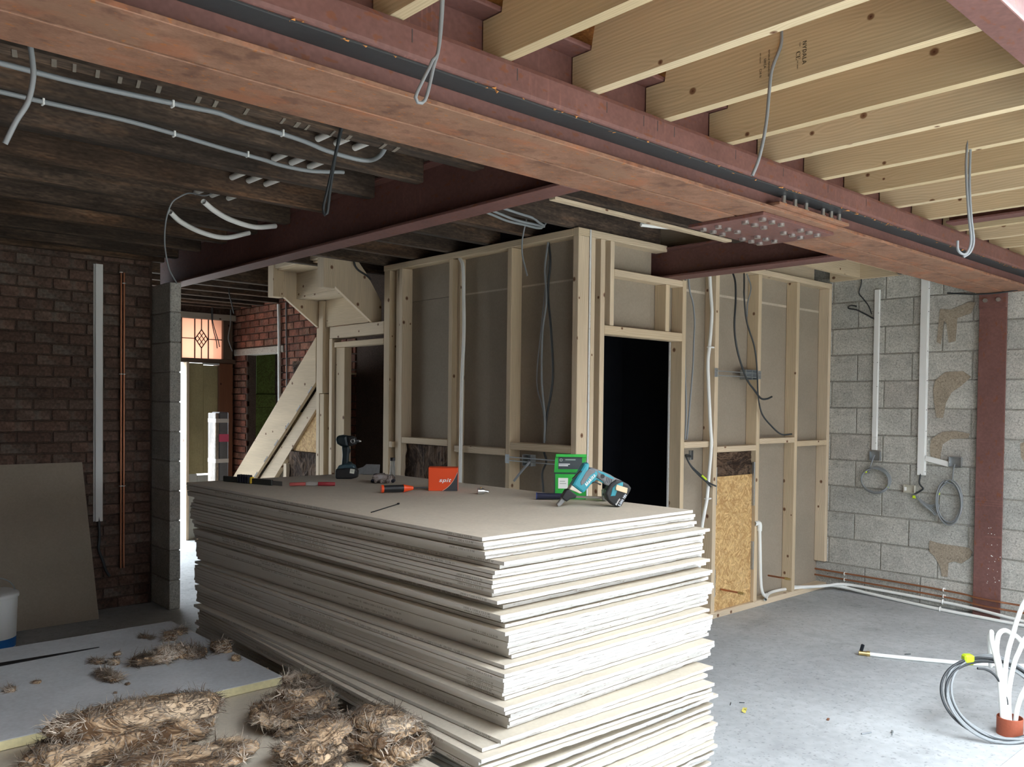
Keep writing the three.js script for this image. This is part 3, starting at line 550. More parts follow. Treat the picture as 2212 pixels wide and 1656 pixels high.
// sheet leaning on the brick wall
{
  const m = mesh('plasterboard_sheet', cgeo(2.3, 1.135, .0125, .001, 0), M.panel);
  m.rotation.x = -.215; m.position.set(.76, .556, -6.56); m.rotation.z = .0;
  // its right-hand edge is cut on the skew
  const p = m.geometry.attributes.position; for (let i = 0; i < p.count; i++) if (p.getX(i) > .5) p.setX(i, p.getX(i) - .045 * (p.getY(i) / 1.135 + .5)); m.geometry.computeVertexNormals();
  tag(m, 'grey plasterboard sheet leaning against the dark brick wall', 'plasterboard');
}
// bucket
{
  const g = thing('plaster_bucket', 'white plastic tub with blue band at the left frame edge', 'bucket', [1.17, 0, -6.05]);
  const pts = [[0, .0], [.125, .0], [.13, .01], [.142, .33], [.150, .335], [.150, .352], [.143, .36], [.12, .372], [.0, .374]].map(p => new THREE.Vector2(...p));
  mesh('tub', new THREE.LatheGeometry(pts, 40), M.white, g);
  const band = mesh('blue_band', new THREE.CylinderGeometry(.1335, .1308, .06, 40, 1, true), mat({ color: hex('#1f6fc0'), roughness: .5, side: THREE.DoubleSide }), g); band.position.y = .055;
  const t = canvasTex(1024, 128, (c, w, h) => { c.fillStyle = '#e9ecea'; c.fillRect(0, 0, w, h); c.fillStyle = '#1f5f9a'; c.fillRect(0, 8, w, 5); c.fillRect(0, 112, w, 5); c.fillStyle = '#2b4f6e'; c.font = 'bold 62px sans-serif'; c.fillText('www.thistle.co.uk   www.thistle.co.uk', 20, 80); });
  const lb = mesh('printed_band', new THREE.CylinderGeometry(.1408, .1388, .05, 40, 1, true), mat({ map: t, roughness: .5 }), g); lb.position.y = .285;
  const hd = mesh('handle', new THREE.TorusGeometry(.13, .004, 6, 24, Math.PI), M.galv, g); hd.rotation.x = .3; hd.position.y = .335;
}

// ---------------------------------------------------------------- mineral wool
const perlin = new ImprovedNoise();
function woolGeo(sx, sy, sz, amp, sd, flat = .0, round = .45) {       // lumpy rounded pad, base at y = 0
  const g = mergeVertices(new THREE.BoxGeometry(2, 2, 2, 34, 14, 26).deleteAttribute('uv').deleteAttribute('normal')), p = g.attributes.position;
  for (let i = 0; i < p.count; i++) {
    let v = V(p.getX(i), p.getY(i), p.getZ(i)); const s = v.clone().normalize(), m = Math.max(Math.abs(v.x), Math.abs(v.y), Math.abs(v.z));
    v.lerp(s.multiplyScalar(m * 1.15), round);
    const q = V(v.x * sx, v.y * sy, v.z * sz);
    const n1 = perlin.noise(q.x * 9 + sd, q.y * 9, q.z * 9 + sd * 3), n2 = perlin.noise(q.x * 24 + sd, q.y * 24 + 7, q.z * 24), n3 = perlin.noise(q.x * 60 + sd, q.y * 60 + 3, q.z * 60 + 1);
    const d = amp * (1.0 * n1 + .55 * n2 + .3 * n3), o = v.clone().normalize();
    q.addScaledVector(o, d); q.y = Math.max(q.y, -sy * .92) + sy * .92 ; p.setXYZ(i, q.x, q.y, q.z);
  }
  g.computeVertexNormals();
  const n = g.attributes.normal, uv = new Float32Array(p.count * 2);
  for (let i = 0; i < p.count; i++) { uv[2 * i] = p.getX(i) + p.getY(i) * .4 + sd; uv[2 * i + 1] = p.getZ(i) + p.getY(i) * .8 + sd * .3; }
  g.setAttribute('uv', new THREE.BufferAttribute(uv, 2)); return g;
}
// curled fibre ribbons clinging to a wool surface, each with its own dye tone
function fuzz(geo, n, sd, k = 1) {
  seed = sd * 7 + 3; const p = geo.attributes.position, nn = geo.attributes.normal, pos = [], col = [];
  for (let i = 0; i < n; i++) {
    const a = Math.floor(rnd() * p.count), o = V(p.getX(a), p.getY(a), p.getZ(a)), m = V(nn.getX(a), nn.getY(a), nn.getZ(a));
    const fl = perlin.noise(o.x * 16 + sd, o.y * 16, o.z * 16) * 4 + perlin.noise(o.x * 5, o.y * 5 + sd, o.z * 5) * 3, t = V(Math.cos(fl), rr(-.3, .3), Math.sin(fl)); t.addScaledVector(m, -t.dot(m)).normalize().add(V(rr(-.5, .5), rr(-.4, .4), rr(-.5, .5))).normalize();
    const len = rr(.012, .045) * k, w = rr(.0006, .0018) * (.5 + .5 * k), lift = rnd() < .06 ? rr(.4, 1) : rr(.02, .22), bt = V(0, 0, 0).crossVectors(m, t).normalize(), cu = rr(-.9, .9);
    const tone = clamp(.42 + .55 * perlin.noise(o.x * 11 + sd * 2, o.y * 11, o.z * 11) + rr(-.28, .28)), c = [mix(.10, .74, tone * tone), mix(.075, .65, tone * tone), mix(.055, .54, tone * tone)];
    const q = []; for (let s = 0; s <= 3; s++) { const u = s / 3, b = o.clone().addScaledVector(t, len * u).addScaledVector(bt, len * cu * u * u * .6).addScaledVector(m, .0015 + len * lift * Math.sin(u * 2.2)); b.y = Math.max(b.y, .001); q.push([b.clone().addScaledVector(bt, w * (1.1 - u)), b.clone().addScaledVector(bt, -w * (1.1 - u))]); }
    for (let s = 0; s < 3; s++) for (const v of [q[s][0], q[s][1], q[s + 1][0], q[s][1], q[s + 1][1], q[s + 1][0]]) { pos.push(v.x, v.y, v.z); col.push(...c); }
  }
  const g = new THREE.BufferGeometry(); g.setAttribute('position', new THREE.Float32BufferAttribute(pos, 3)); g.setAttribute('color', new THREE.Float32BufferAttribute(col, 3)); g.computeVertexNormals(); return g;
}
function slabGeo(sx, sy, sz, amp, sd, nl) {                            // torn pad of several fibre layers
  const parts = []; seed = (sd * 97) | 0;
  for (let k = 0; k < nl; k++) {
    const f = 1 - .16 * Math.abs(k / Math.max(1, nl - 1) - .35) * 2, g = woolGeo(sx * f * rr(.82, 1.05), sy / nl * 1.25, sz * f * rr(.82, 1.05), amp * .62, sd + k * 5.3, 0, .5);
    const p = g.attributes.position, cx = rr(-.12, .12) * sx, cz = rr(-.12, .12) * sz, ry = rr(-.25, .25), tx = rr(-.12, .12), tz = rr(-.16, .16);
    for (let i = 0; i < p.count; i++) { const x = p.getX(i), y = p.getY(i), z = p.getZ(i), e = Math.hypot(x / sx, z / sz), fr = sm(.6, 1.1, e); const w = perlin.noise(x * 40 + sd, k * 3.3, z * 40) * .014 * fr, d = 1 + .10 * perlin.noise(x * 70, y * 70 + k, z * 70 + sd) * fr; p.setXYZ(i, x * d, Math.max(.0, y + k * 2 * sy / nl * .92 + (k ? x * tz + z * tx : 0) + w), z * d); }
    g.rotateY(ry); g.translate(cx, 0, cz); g.computeVertexNormals(); parts.push(g);
  }
  return mergeGeometries(parts);
}
function woolPad(label, x, y, z, sx, sy, sz, amp, ry, sd, nl = 4, nf = 220, m = M.wool) {
  const g = thing('mineral_wool', label, 'insulation', [x, y, z], 'loose brown mineral wool on the low stack', ry);
  mesh('pad', slabGeo(sx, sy, sz, amp, sd, nl), m, g);
  const f = mesh('loose_fibres', fuzz(g.children[0].geometry, nf * 22, sd * 13 | 0), M.fuzz, g); f.userData.kind = 'stuff'; return g;
}
woolPad('long roll of brown mineral wool lying at the bottom left edge', 0.985, .376, -2.99, .36, .075, .10, .02, .06, 3.1, 2, 320);
woolPad('flattened brown wool piece in front of the long roll', 1.02, .376, -2.66, .26, .035, .10, .02, .15, 9.7, 3);
woolPad('dark frayed wool slab with a folded lump on top, next to the tall stack', 1.535, .376, -2.83, .155, .045, .12, .022, -.5, 5.3, 4, 360);
woolPad('crumpled wool lump sitting on the dark frayed slab', 1.56, .452, -2.89, .07, .04, .06, .018, .3, 12.4, 3, 160);
woolPad('pale brown wool strip arched at the bottom of the photo', 1.44, .376, -2.50, .15, .05, .11, .02, .35, 21.9, 4);
woolPad('large pale wool wad hanging at the edge of the low stack', 1.63, .376, -2.42, .12, .065, .16, .024, .2, 31.2, 5, 300);
woolPad('small curled wool scrap at the gap beside the tall stack', 1.715, .43, -2.50, .028, .022, .03, .01, 0, 41.2, 2, 60);
// scraps on the foil board and around
seed = 900;
const scraps = [[1.14, -3.70, .075, .014, .022, 'flat torn wool scrap nearest the yellow edge of the foil board'], [1.215, -3.89, .022, .013, .016, 'small round wool tuft beside the long scrap on the foil board'], [1.165, -3.955, .030, .008, .012, 'thin wool shred left of the wool heap on the foil board'],
  [1.31, -3.80, .05, .022, .035, 'left clump of the wool heap on the foil board'], [1.385, -3.79, .05, .026, .04, 'middle clump of the wool heap on the foil board'], [1.46, -3.82, .05, .028, .05, 'largest clump of the wool heap on the foil board'], [1.53, -3.77, .045, .02, .04, 'right clump of the wool heap on the foil board'], [1.655, -3.78, .04, .022, .045, 'wool tuft at the right edge of the foil board'],
  [1.545, -4.12, .03, .018, .028, 'wool tuft near the back corner of the foil board'], [1.62, -4.20, .035, .012, .03, 'low wool shred at the back corner of the foil board'], [1.47, -4.22, .035, .006, .012, 'thin wool shred along the back of the foil board'], [1.27, -4.02, .016, .008, .012, 'dark wool crumb behind the small tuft on the foil board'],
  [.80, -3.80, .026, .007, .018, 'dark wool crumb at the left side of the foil board'], [.90, -3.83, .014, .006, .010, 'tiny dark wool crumb right of the left-hand crumb'], [1.64, -3.60, .014, .012, .016, 'small wool scrap on the near right corner of the foil board'], [1.70, -3.47, .014, .012, .03, 'wool wisp hanging at the right corner of the foil board'], [1.17, -3.575, .008, .004, .006, 'black speck of wool on the clear middle of the foil board'], [1.10, -3.50, .006, .003, .005, 'smallest black wool speck near the yellow edge']];
scraps.forEach(([x, z, sx, sy, sz, label], i) => {
  const g = thing('wool_scrap', label, 'scrap', [x, x > 1.695 ? .377 : .413, z], 'wool scraps on the foil board', rr(0, 3)); mesh('tuft', woolGeo(sx, sy, sz, sy * .7, i * 3.7 + 50), M.wool, g);
  { const f = mesh('loose_fibres', fuzz(g.children[0].geometry, sx > .04 ? 900 : sx > .02 ? 420 : 120, i + 90, Math.min(1, sx / .04)), M.fuzz, g); f.userData.kind = 'stuff'; }
});
tag(recentre(mesh('wool_scrap', woolGeo(.03, .008, .014, .006, 77), M.wool)), 'brown wool shred lying on the low stack under the foil board edge', 'scrap', 'wool scraps on the foil board').position.set(1.19, .377, -3.21);
// dark saw blade lying on the foil board
{
  const m = mesh('saw_blade', prism([[-.36, -.045], [.28, .0], [.283, .008], [-.36, .035]], 'y', 0, .002), mat({ color: hex('#23262b'), roughness: .45, metalness: .5 }));
  m.position.set(.965, .4133, -4.20); m.rotation.y = .02; tag(m, 'dark tapering insulation saw blade lying on the foil board', 'saw');
}
for (const [x, z, l] of [[1.545, -3.06, .022], [1.62, -3.10, .018], [1.44, -3.05, .026]]) tag(B('plaster_chip', M.gyp, [x, x + l, .3765, .381, z, z + .008], scene, .001), ['white plaster chip', 'smaller white plaster chip', 'long white plaster chip'][[1.545, 1.62, 1.44].indexOf(x)] + ' on the low stack near the foil board corner', 'chip');
// ---------------------------------------------------------------- hall: transom, doorway, stored pack
seed = 1000;
{
  const w = structure('window_1'); const fm = mat({ map: T.wood2, color: hex('#6b5a4e'), roughness: .7 });
  B('frame_head', mat({ map: T.wood2, color: hex('#b5aca0') }), [2.5, 4.30, 2.49, 2.56, -9.56, -9.47], w, .004);
  B('frame_sill', fm, [2.5, 4.30, 1.995, 2.045, -9.56, -9.47], w, .004);
  B('frame_post', fm, [4.147, 4.26, 2.045, 2.49, -9.56, -9.47], w, .004);
  B('frame_post', fm, [3.60, 3.676, 2.045, 2.49, -9.56, -9.47], w, .004);
  B('frame_post', fm, [2.5, 2.56, 2.045, 2.49, -9.56, -9.47], w, .004);
  const glass = mat({ color: lin(.50, .26, .18), roughness: .5 }); const pane = new THREE.MeshPhysicalMaterial({ color: lin(.62, .41, .32), roughness: .75, transmission: 1, thickness: 0, ior: 1.4 });
  const vx = [3.676, 3.834, 3.911, 3.990, 4.147], midY = 2.268;
  for (let i = 0; i < 4; i++) for (const [a, b] of [[2.045, midY], [midY, 2.49]]) B('pane', pane, [vx[i], vx[i + 1], a, b, -9.520, -9.515], w, 0);
  B('pane', pane, [2.56, 3.60, 2.045, 2.49, -9.520, -9.515], w, 0);
  const lead = mat({ color: hex('#2b2725'), roughness: .6, metalness: .3 });
  for (const x of [3.834, 3.990]) B('came', lead, [x - .005, x + .005, 2.045, 2.49, -9.525, -9.508], w, .001);
  for (const [a, b] of [[2.37, 2.49], [2.045, 2.163]]) B('came', lead, [3.907, 3.915, a, b, -9.525, -9.508], w, .001);
  for (const [a, b] of [[3.676, 3.834], [3.990, 4.147]]) B('came', lead, [a, b, midY - .004, midY + .004, -9.525, -9.508], w, .001);
  const bar = (x0, y0, x1, y1, t = .004) => { const L = Math.hypot(x1 - x0, y1 - y0), m = mesh('came', cgeo(L, 2 * t, .014, .001), lead, w); m.position.set((x0 + x1) / 2, (y0 + y1) / 2, -9.515); m.rotation.z = Math.atan2(y1 - y0, x1 - x0); };
  const c = [3.911, midY], hx = .072, hy = .104, N = V(c[0], c[1] + hy, 0), E_ = V(c[0] + hx, c[1], 0), S = V(c[0], c[1] - hy, 0), W = V(c[0] - hx, c[1], 0);
  for (let k = 0; k <= 3; k++) { const t = k / 3, a = N.clone().lerp(W, t), b = E_.clone().lerp(S, t); bar(a.x, a.y, b.x, b.y, k % 3 ? .003 : .0045); const d = N.clone().lerp(E_, t), e = W.clone().lerp(S, t); bar(d.x, d.y, e.x, e.y, k % 3 ? .003 : .0045); }
}
{
  const d = structure('door_1');                                    // boarded side panel beside the open front doorway
  B('jamb', mat({ map: T.wood2, color: hex('#dbc9b4') }), [3.722, 3.752, 0, 2.0, -9.56, -9.46], d, .003);
  const olive = mat({ map: T.speck, bumpMap: T.woolH, bumpScale: .004, color: hex('#a49a72'), roughness: 1 });
  B('wool_board', olive, [3.753, 3.93, .74, 1.99, -9.53, -9.50], d, .003); B('wool_board', olive, [3.932, 4.10, .74, 1.97, -9.535, -9.505], d, .003);
  B('grey_board', mat({ map: T.wood2, color: hex('#b9bcb8') }), [3.753, 3.86, 0, .738, -9.53, -9.50], d, .003); B('grey_board', mat({ map: T.wood2, color: hex('#b1b5b2') }), [3.862, 4.10, 0, .72, -9.53, -9.50], d, .003);
  B('post', mat({ map: T.wood2, color: hex('#7a4f38') }), [4.102, 4.26, 0, 1.995, -9.56, -9.46], d, .003);
  B('rail', mat({ color: hex('#c9cdca'), roughness: .6 }), [3.93, 4.10, 1.975, 1.994, -9.54, -9.46], d, .002);
}
{
  const g = thing('insulation_pack', 'tall charcoal shrink-wrapped pack with pink bands standing in the hall', 'pack', [3.74, 0, -8.7]);
  B('pack_body', mat({ map: T.speck, color: hex('#5a5b60'), roughness: .45 }), [3.726, 3.829, 0, 1.45, -8.80, -8.60], g, .01);
  B('film_edge', mat({ map: T.old, color: hex('#d8d6d2'), roughness: .35 }), [3.69, 3.7255, 0, 1.44, -8.80, -8.605], g, .006);
  for (const [y, c] of [[.62, '#c8486a'], [1.14, '#c8486a']]) B('band', mat({ color: hex(c), roughness: .5 }), [3.726, 3.8295, y, y + .08, -8.801, -8.598], g, .001);
  for (const y of [.92, 1.34]) B('band', mat({ color: hex('#bdb8b2'), roughness: .5 }), [3.689, 3.8295, y, y + .042, -8.801, -8.598], g, .001);
}
const cable = (name, label, pts, r, m, seg = 60, group) => tag(recentre(mesh(name, tube(pts, r, seg, 8), m)), label, 'cable', group);
const pipeT = (name, label, pts, r, m, seg = 60, group) => tag(recentre(mesh(name, tube(pts, r, seg, 12), m)), label, 'pipe', group);
pipeT('water_pipe', 'white pipe running down the hall brick wall', [[4.278, 2.60, -8.383], [4.278, 2.288, -8.365], [4.278, 1.2, -8.345], [4.278, .3, -8.34]], .018, M.whitePipe);
cable('wall_cable', 'pale grey cable beside the white pipe on the hall brick wall', [[4.29, 2.61, -8.24], [4.292, 2.282, -8.235], [4.29, 1.748, -8.213], [4.29, 1.2, -8.22]], .008, M.cable);
cable('hanging_cable', 'dark cable hanging below the hall joists in front of the brick wall', [[3.578, 2.80, -7.95], [3.564, 2.713, -8.0], [3.558, 2.634, -8.0], [3.586, 2.519, -8.0], [3.610, 2.423, -8.0]], .006, M.cableDark);
cable('hanging_cable', 'pale cable looping at the corner post right of the leaded window', [[4.157, 2.60, -9.30], [4.157, 2.467, -9.3], [4.146, 2.383, -9.3], [4.131, 2.283, -9.3], [4.147, 2.216, -9.3], [4.179, 2.134, -9.3]], .006, M.cable);
cable('hanging_cable', 'longer of two thin dark cables hanging over the leaded window', [[3.893, 2.60, -9.2], [3.897, 2.456, -9.2], [3.916, 2.347, -9.2], [3.947, 2.237, -9.2], [3.959, 2.149, -9.2]], .005, M.cableDark);
cable('hanging_cable', 'shorter of two thin dark cables hanging over the leaded window', [[3.90, 2.60, -9.18], [3.900, 2.442, -9.18], [3.932, 2.326, -9.18], [3.963, 2.231, -9.18], [3.978, 2.165, -9.18]], .005, M.cableDark);
cable('hanging_cable', 'black cable draped over the top of the stair string', [[3.646, 2.82, -5.88], [3.66, 2.70, -5.90], [3.71, 2.64, -5.925], [3.80, 2.60, -5.93], [3.84, 2.57, -5.93]], .008, M.cableDark);

// wool batts left in the framing
const batt = (label, x0, x1, y0, y1, z0, z1, sd) => {
  const g = new THREE.BoxGeometry(x1 - x0, y1 - y0, z1 - z0, 6, 16, 16), p = g.attributes.position;
  for (let i = 0; i < p.count; i++) { const q = [p.getX(i), p.getY(i), p.getZ(i)]; const n = perlin.noise(q[0] * 14 + sd, q[1] * 11, q[2] * 11 + sd) + .5 * perlin.noise(q[0] * 40, q[1] * 34 + sd, q[2] * 34); const o = x1 - x0 < z1 - z0; p.setXYZ(i, q[0] + (o ? n * .018 : 0), q[1], q[2] + (o ? 0 : n * .018)); }
  g.computeVertexNormals(); boxUV(g);
  const m = mesh('insulation_batt', g, M.woolBrown); m.position.set((x0 + x1) / 2, (y0 + y1) / 2, (z0 + z1) / 2); return tag(m, label, 'insulation', 'wool batts in the stud framing');
};
batt('brown wool batt below the noggin in the left stud bay', 3.875, 3.925, .50, 1.250, -5.465, -4.895, 2);
batt('brown wool batt between the noggin and the particle board panel, right of the doorway', 5.348, 5.862, 1.0, 1.226, -3.69, -3.64, 5);
batt('foil-brown wool batt under the small board panel behind the stair string', 3.875, 3.93, .45, 1.10, -7.355, -6.80, 8);
batt('dark wool batt above the small board panel behind the stair string', 3.905, 3.935, 1.472, 1.95, -7.355, -6.80, 11);
{ // board panel low in the right framing
  const g = thing('osb_panel', 'strand board panel fixed between studs right of the doorway', 'panel', [5.6, .046, -3.65]);
  B('board', M.osb, [5.345, 5.864, .046, 1.046, -3.638, -3.626], g, .001, 1);
  for (const [x, y0, y1] of [[5.347, .84, 1.12], [5.347, .16, .36], [5.86, .80, 1.14], [5.86, .30, .52]]) B('bracket', M.galv, [x - .004, x + .008, y0, y1, -3.6255, -3.605], g, .001);
}
// galvanised box brackets across stud bays
{
  const g = thing('socket_bracket', 'galvanised bracket with metal back box between studs right of the doorway', 'bracket', [5.6, 1.79, -3.59]);
  for (const x of [5.29, 5.876]) B('end_plate', M.galv, [x, x + .04, 1.785, 1.85, -3.5995, -3.597], g, .0005);
  for (const y of [1.794, 1.826]) B('rail', M.galv, [5.31, 5.90, y, y + .007, -3.599, -3.590], g, .001);
  const bx = [5.68, 5.855, 1.778, 1.852];
  B('back_box', M.galv, [bx[0], bx[1], bx[2], bx[3], -3.6345, -3.630], g, .001); for (const x of [bx[0], (bx[0] + bx[1]) / 2, bx[1] - .002]) B('back_box', M.galv, [x, x + .002, bx[2], bx[3], -3.630, -3.588], g, 0); for (const y of [bx[2], bx[3] - .002]) B('back_box', M.galv, [bx[0], bx[1], y, y + .002, -3.630, -3.588], g, 0);
  const h = thing('socket_bracket', 'galvanised bracket with metal back box between studs behind the green box', 'bracket', [3.82, 1.17, -3.95]);
  for (const z of [-4.255, -3.652]) B('end_plate', M.galv, [3.8295, 3.832, 1.172, 1.232, z, z + .04], h, .0005);
  for (const y of [1.188, 1.212]) B('rail', M.galv, [3.822, 3.832, y, y + .007, -4.23, -3.63], h, .001);
  B('back_box', M.galv, [3.862, 3.866, 1.165, 1.24, -4.075, -3.995], h, .001); for (const z of [-4.075, -3.997]) B('back_box', M.galv, [3.82, 3.862, 1.165, 1.24, z, z + .002], h, 0); for (const y of [1.165, 1.238]) B('back_box', M.galv, [3.82, 3.862, y, y + .002, -4.075, -3.995], h, 0);
  const s = thing('socket_cutout', 'small black socket hole in the plasterboard right of the doorway', 'socket', [5.155, 1.17, -3.695]);
  B('hole', M.black, [5.131, 5.179, 1.178, 1.246, -3.6975, -3.6955], s, 0); B('flap', M.galv, [5.125, 5.131, 1.178, 1.246, -3.6975, -3.68], s, 0);
}
for (const [z, w] of [[-6.93, 'left'], [-6.83, 'right']]) { const g = thing('socket_box', `${w} of two pale wall boxes seen through the stair doorway`, 'socket', [4.6, 1.19, z]); B('plate', M.white, [4.59, 4.60, 1.19, 1.265, z - .04, z + .02], g, .002); for (const y of [1.205, 1.235]) B('slot', M.black, [4.588, 4.59, y, y + .012, z - .03, z + .01], g, 0); }
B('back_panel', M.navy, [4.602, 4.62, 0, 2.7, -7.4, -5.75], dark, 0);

// ---------------------------------------------------------------- cables and pipes on the framing
const gw = 'cables on the framing right of the doorway';
cable('wall_cable', 'longer bowed grey cable beside the right door jamb', [[4.975, 2.60, -3.63], [5.012, 2.397, -3.63], [5.051, 2.315, -3.63], [5.071, 2.230, -3.63], [5.078, 2.155, -3.63], [5.072, 2.025, -3.63], [5.067, 1.863, -3.63], [5.053, 1.725, -3.63], [5.020, 1.427, -3.63], [5.007, 1.33, -3.63]], .006, M.cable, 80, gw);
cable('wall_cable', 'straighter grey cable close against the right door jamb', [[4.965, 2.60, -3.63], [4.962, 2.233, -3.63], [4.964, 2.02, -3.63], [4.975, 1.806, -3.63], [4.995, 1.539, -3.63], [5.0, 1.33, -3.64]], .006, M.cable, 80, gw);
cable('cable_tail', 'upper of two dark cable tails curving out of the socket hole', [[5.14, 1.21, -3.69], [4.985, 1.22, -3.62], [5.004, 1.149, -3.59], [5.106, 1.080, -3.58], [5.191, 1.021, -3.57], [5.286, .988, -3.57]], .006, M.cableDark, 60, gw);
cable('cable_tail', 'lower of two dark cable tails curving out of the socket hole', [[5.14, 1.20, -3.69], [4.985, 1.20, -3.61], [5.013, 1.132, -3.585], [5.097, 1.069, -3.575], [5.172, 1.022, -3.57], [5.225, .986, -3.57]], .006, M.cableDark, 60, gw);
cable('cable_sleeve', 'yellow-green stripe sleeve on the socket tails', [[5.11, 1.076, -3.573], [5.16, 1.043, -3.566]], .0075, M.tapeGreen, 8);
{
  const g = thing('water_pipe', 'white plastic pipe running down the studs right of the doorway', 'pipe', [5.23, .05, -3.63]);
  const pts = [[5.245, 2.60, -3.63], [5.255, 2.393, -3.62], [5.259, 2.256, -3.61], [5.250, 2.118, -3.61], [5.235, 1.996, -3.61], [5.222, 1.842, -3.61], [5.228, 1.425, -3.585], [5.236, 1.29, -3.58], [5.238, 1.038, -3.60], [5.236, .894, -3.61], [5.221, .790, -3.62], [5.208, .686, -3.63], [5.19, .5, -3.63], [5.17, .06, -3.64]];
  const m = mesh('pipe_run', tube(pts, .0125, 110, 12), M.whitePipe, g); m.position.sub(g.position);
  for (const [x, y, z] of [[5.241, 2.0, -3.61], [5.237, .894, -3.61]]) { const c = mesh('pipe_clip', new THREE.TorusGeometry(.017, .005, 6, 14), M.whitePipe, g); c.rotation.x = Math.PI / 2; c.position.set(x - 5.23, y - .05, z + 3.63); B('pipe_clip', M.whitePipe, [x + .012, x + .05, y - .006, y + .006, z - .006, z + .006], g, .002); }
}
cable('hanging_cable', 'black cable hanging in front of the back box and curling up at its end', [[5.559, 2.59, -3.64], [5.540, 2.50, -3.60], [5.526, 2.364, -3.585], [5.509, 2.158, -3.58], [5.549, 1.981, -3.575], [5.660, 1.791, -3.57], [5.757, 1.702, -3.56], [5.856, 1.637, -3.56], [5.93, 1.632, -3.555], [5.998, 1.650, -3.55]], .0075, M.cableDark, 90, gw);
cable('hanging_cable', 'dark grey cable passing through the back box to the next bay', [[5.72, 2.59, -3.64], [5.66, 2.48, -3.60], [5.640, 2.40, -3.585], [5.670, 2.221, -3.58], [5.770, 2.044, -3.575], [5.811, 1.914, -3.575], [5.827, 1.796, -3.575], [5.836, 1.650, -3.57], [5.885, 1.517, -3.565], [6.013, 1.423, -3.56], [6.169, 1.353, -3.56], [6.328, 1.352, -3.56]], .0065, M.cableDark, 90, gw);
cable('hanging_cable', 'thin looped grey cable beside the dark grey cable at the stud top', [[5.74, 2.59, -3.63], [5.75, 2.50, -3.60], [5.73, 2.44, -3.59], [5.69, 2.36, -3.585], [5.672, 2.25, -3.58]], .005, M.cable, 40, gw);
const gp = 'cables in the right bay of the left partition';
cable('wall_cable', 'left grey cable of the bundle in the partition bay nearest the corner', [[3.87, 2.612, -3.910], [3.87, 2.442, -3.936], [3.87, 2.239, -3.918], [3.87, 2.039, -3.951], [3.87, 1.735, -3.952], [3.87, 1.481, -3.919], [3.87, 1.32, -3.923]], .0065, M.cable, 70, gp);
cable('wall_cable', 'right dark cable of the bundle in the partition bay nearest the corner', [[3.88, 2.612, -3.915], [3.88, 2.489, -3.897], [3.88, 2.290, -3.915], [3.88, 2.036, -3.882], [3.88, 1.734, -3.862], [3.88, 1.481, -3.915], [3.88, 1.32, -3.934]], .0075, M.cableDark, 70, gp);
cable('wall_cable', 'thin bowed cable left of the bundle in the partition bay', [[3.89, 2.50, -3.925], [3.89, 2.042, -3.988], [3.89, 1.716, -4.019], [3.89, 1.531, -3.957], [3.89, 1.33, -3.932]], .004, M.cable, 60, gp);
cable('wall_cable', 'dark cable continuing below the noggin behind the bracket', [[3.87, 1.26, -3.925], [3.875, 1.198, -3.907], [3.875, 1.124, -3.942], [3.87, 1.0, -3.926], [3.88, .7, -3.93]], .0065, M.cableDark, 40, gp);
cable('cable_tail', 'two-core cable tail hanging from the back box behind the green box', [[3.83, 1.20, -4.02], [3.805, 1.186, -4.0], [3.79, 1.131, -4.05], [3.775, 1.065, -4.105]], .008, M.cable, 30);
pipeT('water_pipe', 'white pipe running down the stud in the middle of the left partition', [[3.86, 2.613, -4.80], [3.845, 2.55, -4.745], [3.835, 2.356, -4.722], [3.83, 2.077, -4.708], [3.82, 1.744, -4.71], [3.818, 1.275, -4.715], [3.818, .3, -4.717]], .0125, M.whitePipe, 80);
cable('hanging_cable', 'thin grey cable hanging free in front of the partition top', [[3.70, 2.83, -3.895], [3.70, 2.755, -3.928], [3.70, 2.670, -3.957], [3.70, 2.603, -3.972], [3.70, 2.523, -3.97], [3.70, 2.446, -3.946], [3.70, 2.380, -3.921]], .005, M.cable, 50);
[[[2.7, 2.66, -3.55], [3.194, 2.66, -3.714], [3.388, 2.655, -3.77], [3.546, 2.66, -3.794], [3.722, 2.67, -3.827], [3.79, 2.73, -3.84]], [[2.7, 2.665, -3.50], [3.194, 2.664, -3.669], [3.415, 2.658, -3.726], [3.582, 2.664, -3.757], [3.773, 2.69, -3.849]], [[2.9, 2.668, -3.52], [3.3, 2.664, -3.60], [3.477, 2.668, -3.647], [3.594, 2.668, -3.711], [3.754, 2.69, -3.831]]].forEach((p, i) => cable('ceiling_cable', ['front', 'middle', 'rear'][i] + ' grey cable of the bundle under the old joists by the partition top', p, .008, M.cable, 40, 'cables under the old joists'));

// ---------------------------------------------------------------- left room: ceiling cables, pipes, trunking
cable('ceiling_cable', 'pale grey cable clipped along the ceiling beside the twin beam, dipping at its end', [[.3, 2.607, -3.03], [.612, 2.605, -3.034], [.854, 2.605, -3.040], [1.174, 2.605, -3.012], [1.287, 2.605, -3.0], [1.399, 2.603, -3.029], [1.561, 2.600, -3.042], [1.676, 2.598, -3.064], [1.811, 2.597, -3.11], [1.978, 2.597, -3.118], [2.01, 2.605, -3.05], [1.99, 2.64, -2.95]], .0095, M.cable, 120);
cable('ceiling_cable', 'darker grey cable clipped under the second old joist of the left room', [[.3, 2.61, -3.33], [.671, 2.61, -3.331], [.827, 2.61, -3.336], [1.081, 2.61, -3.338], [1.282, 2.61, -3.372], [1.492, 2.607, -3.411], [1.677, 2.606, -3.441], [1.778, 2.605, -3.464], [1.924, 2.61, -3.472], [2.1, 2.64, -3.48]], .009, M.cable, 100);
for (const [x, z, n] of [[.80, -3.338, 'first'], [1.27, -3.372, 'second'], [1.60, -3.43, 'third']]) tag(B('cable_clip', M.white, [x, x + .008, 2.598, 2.622, z - .012, z + .012], scene, .002), `${n} white clip along the darker ceiling cable`, 'clip', 'cable clips');
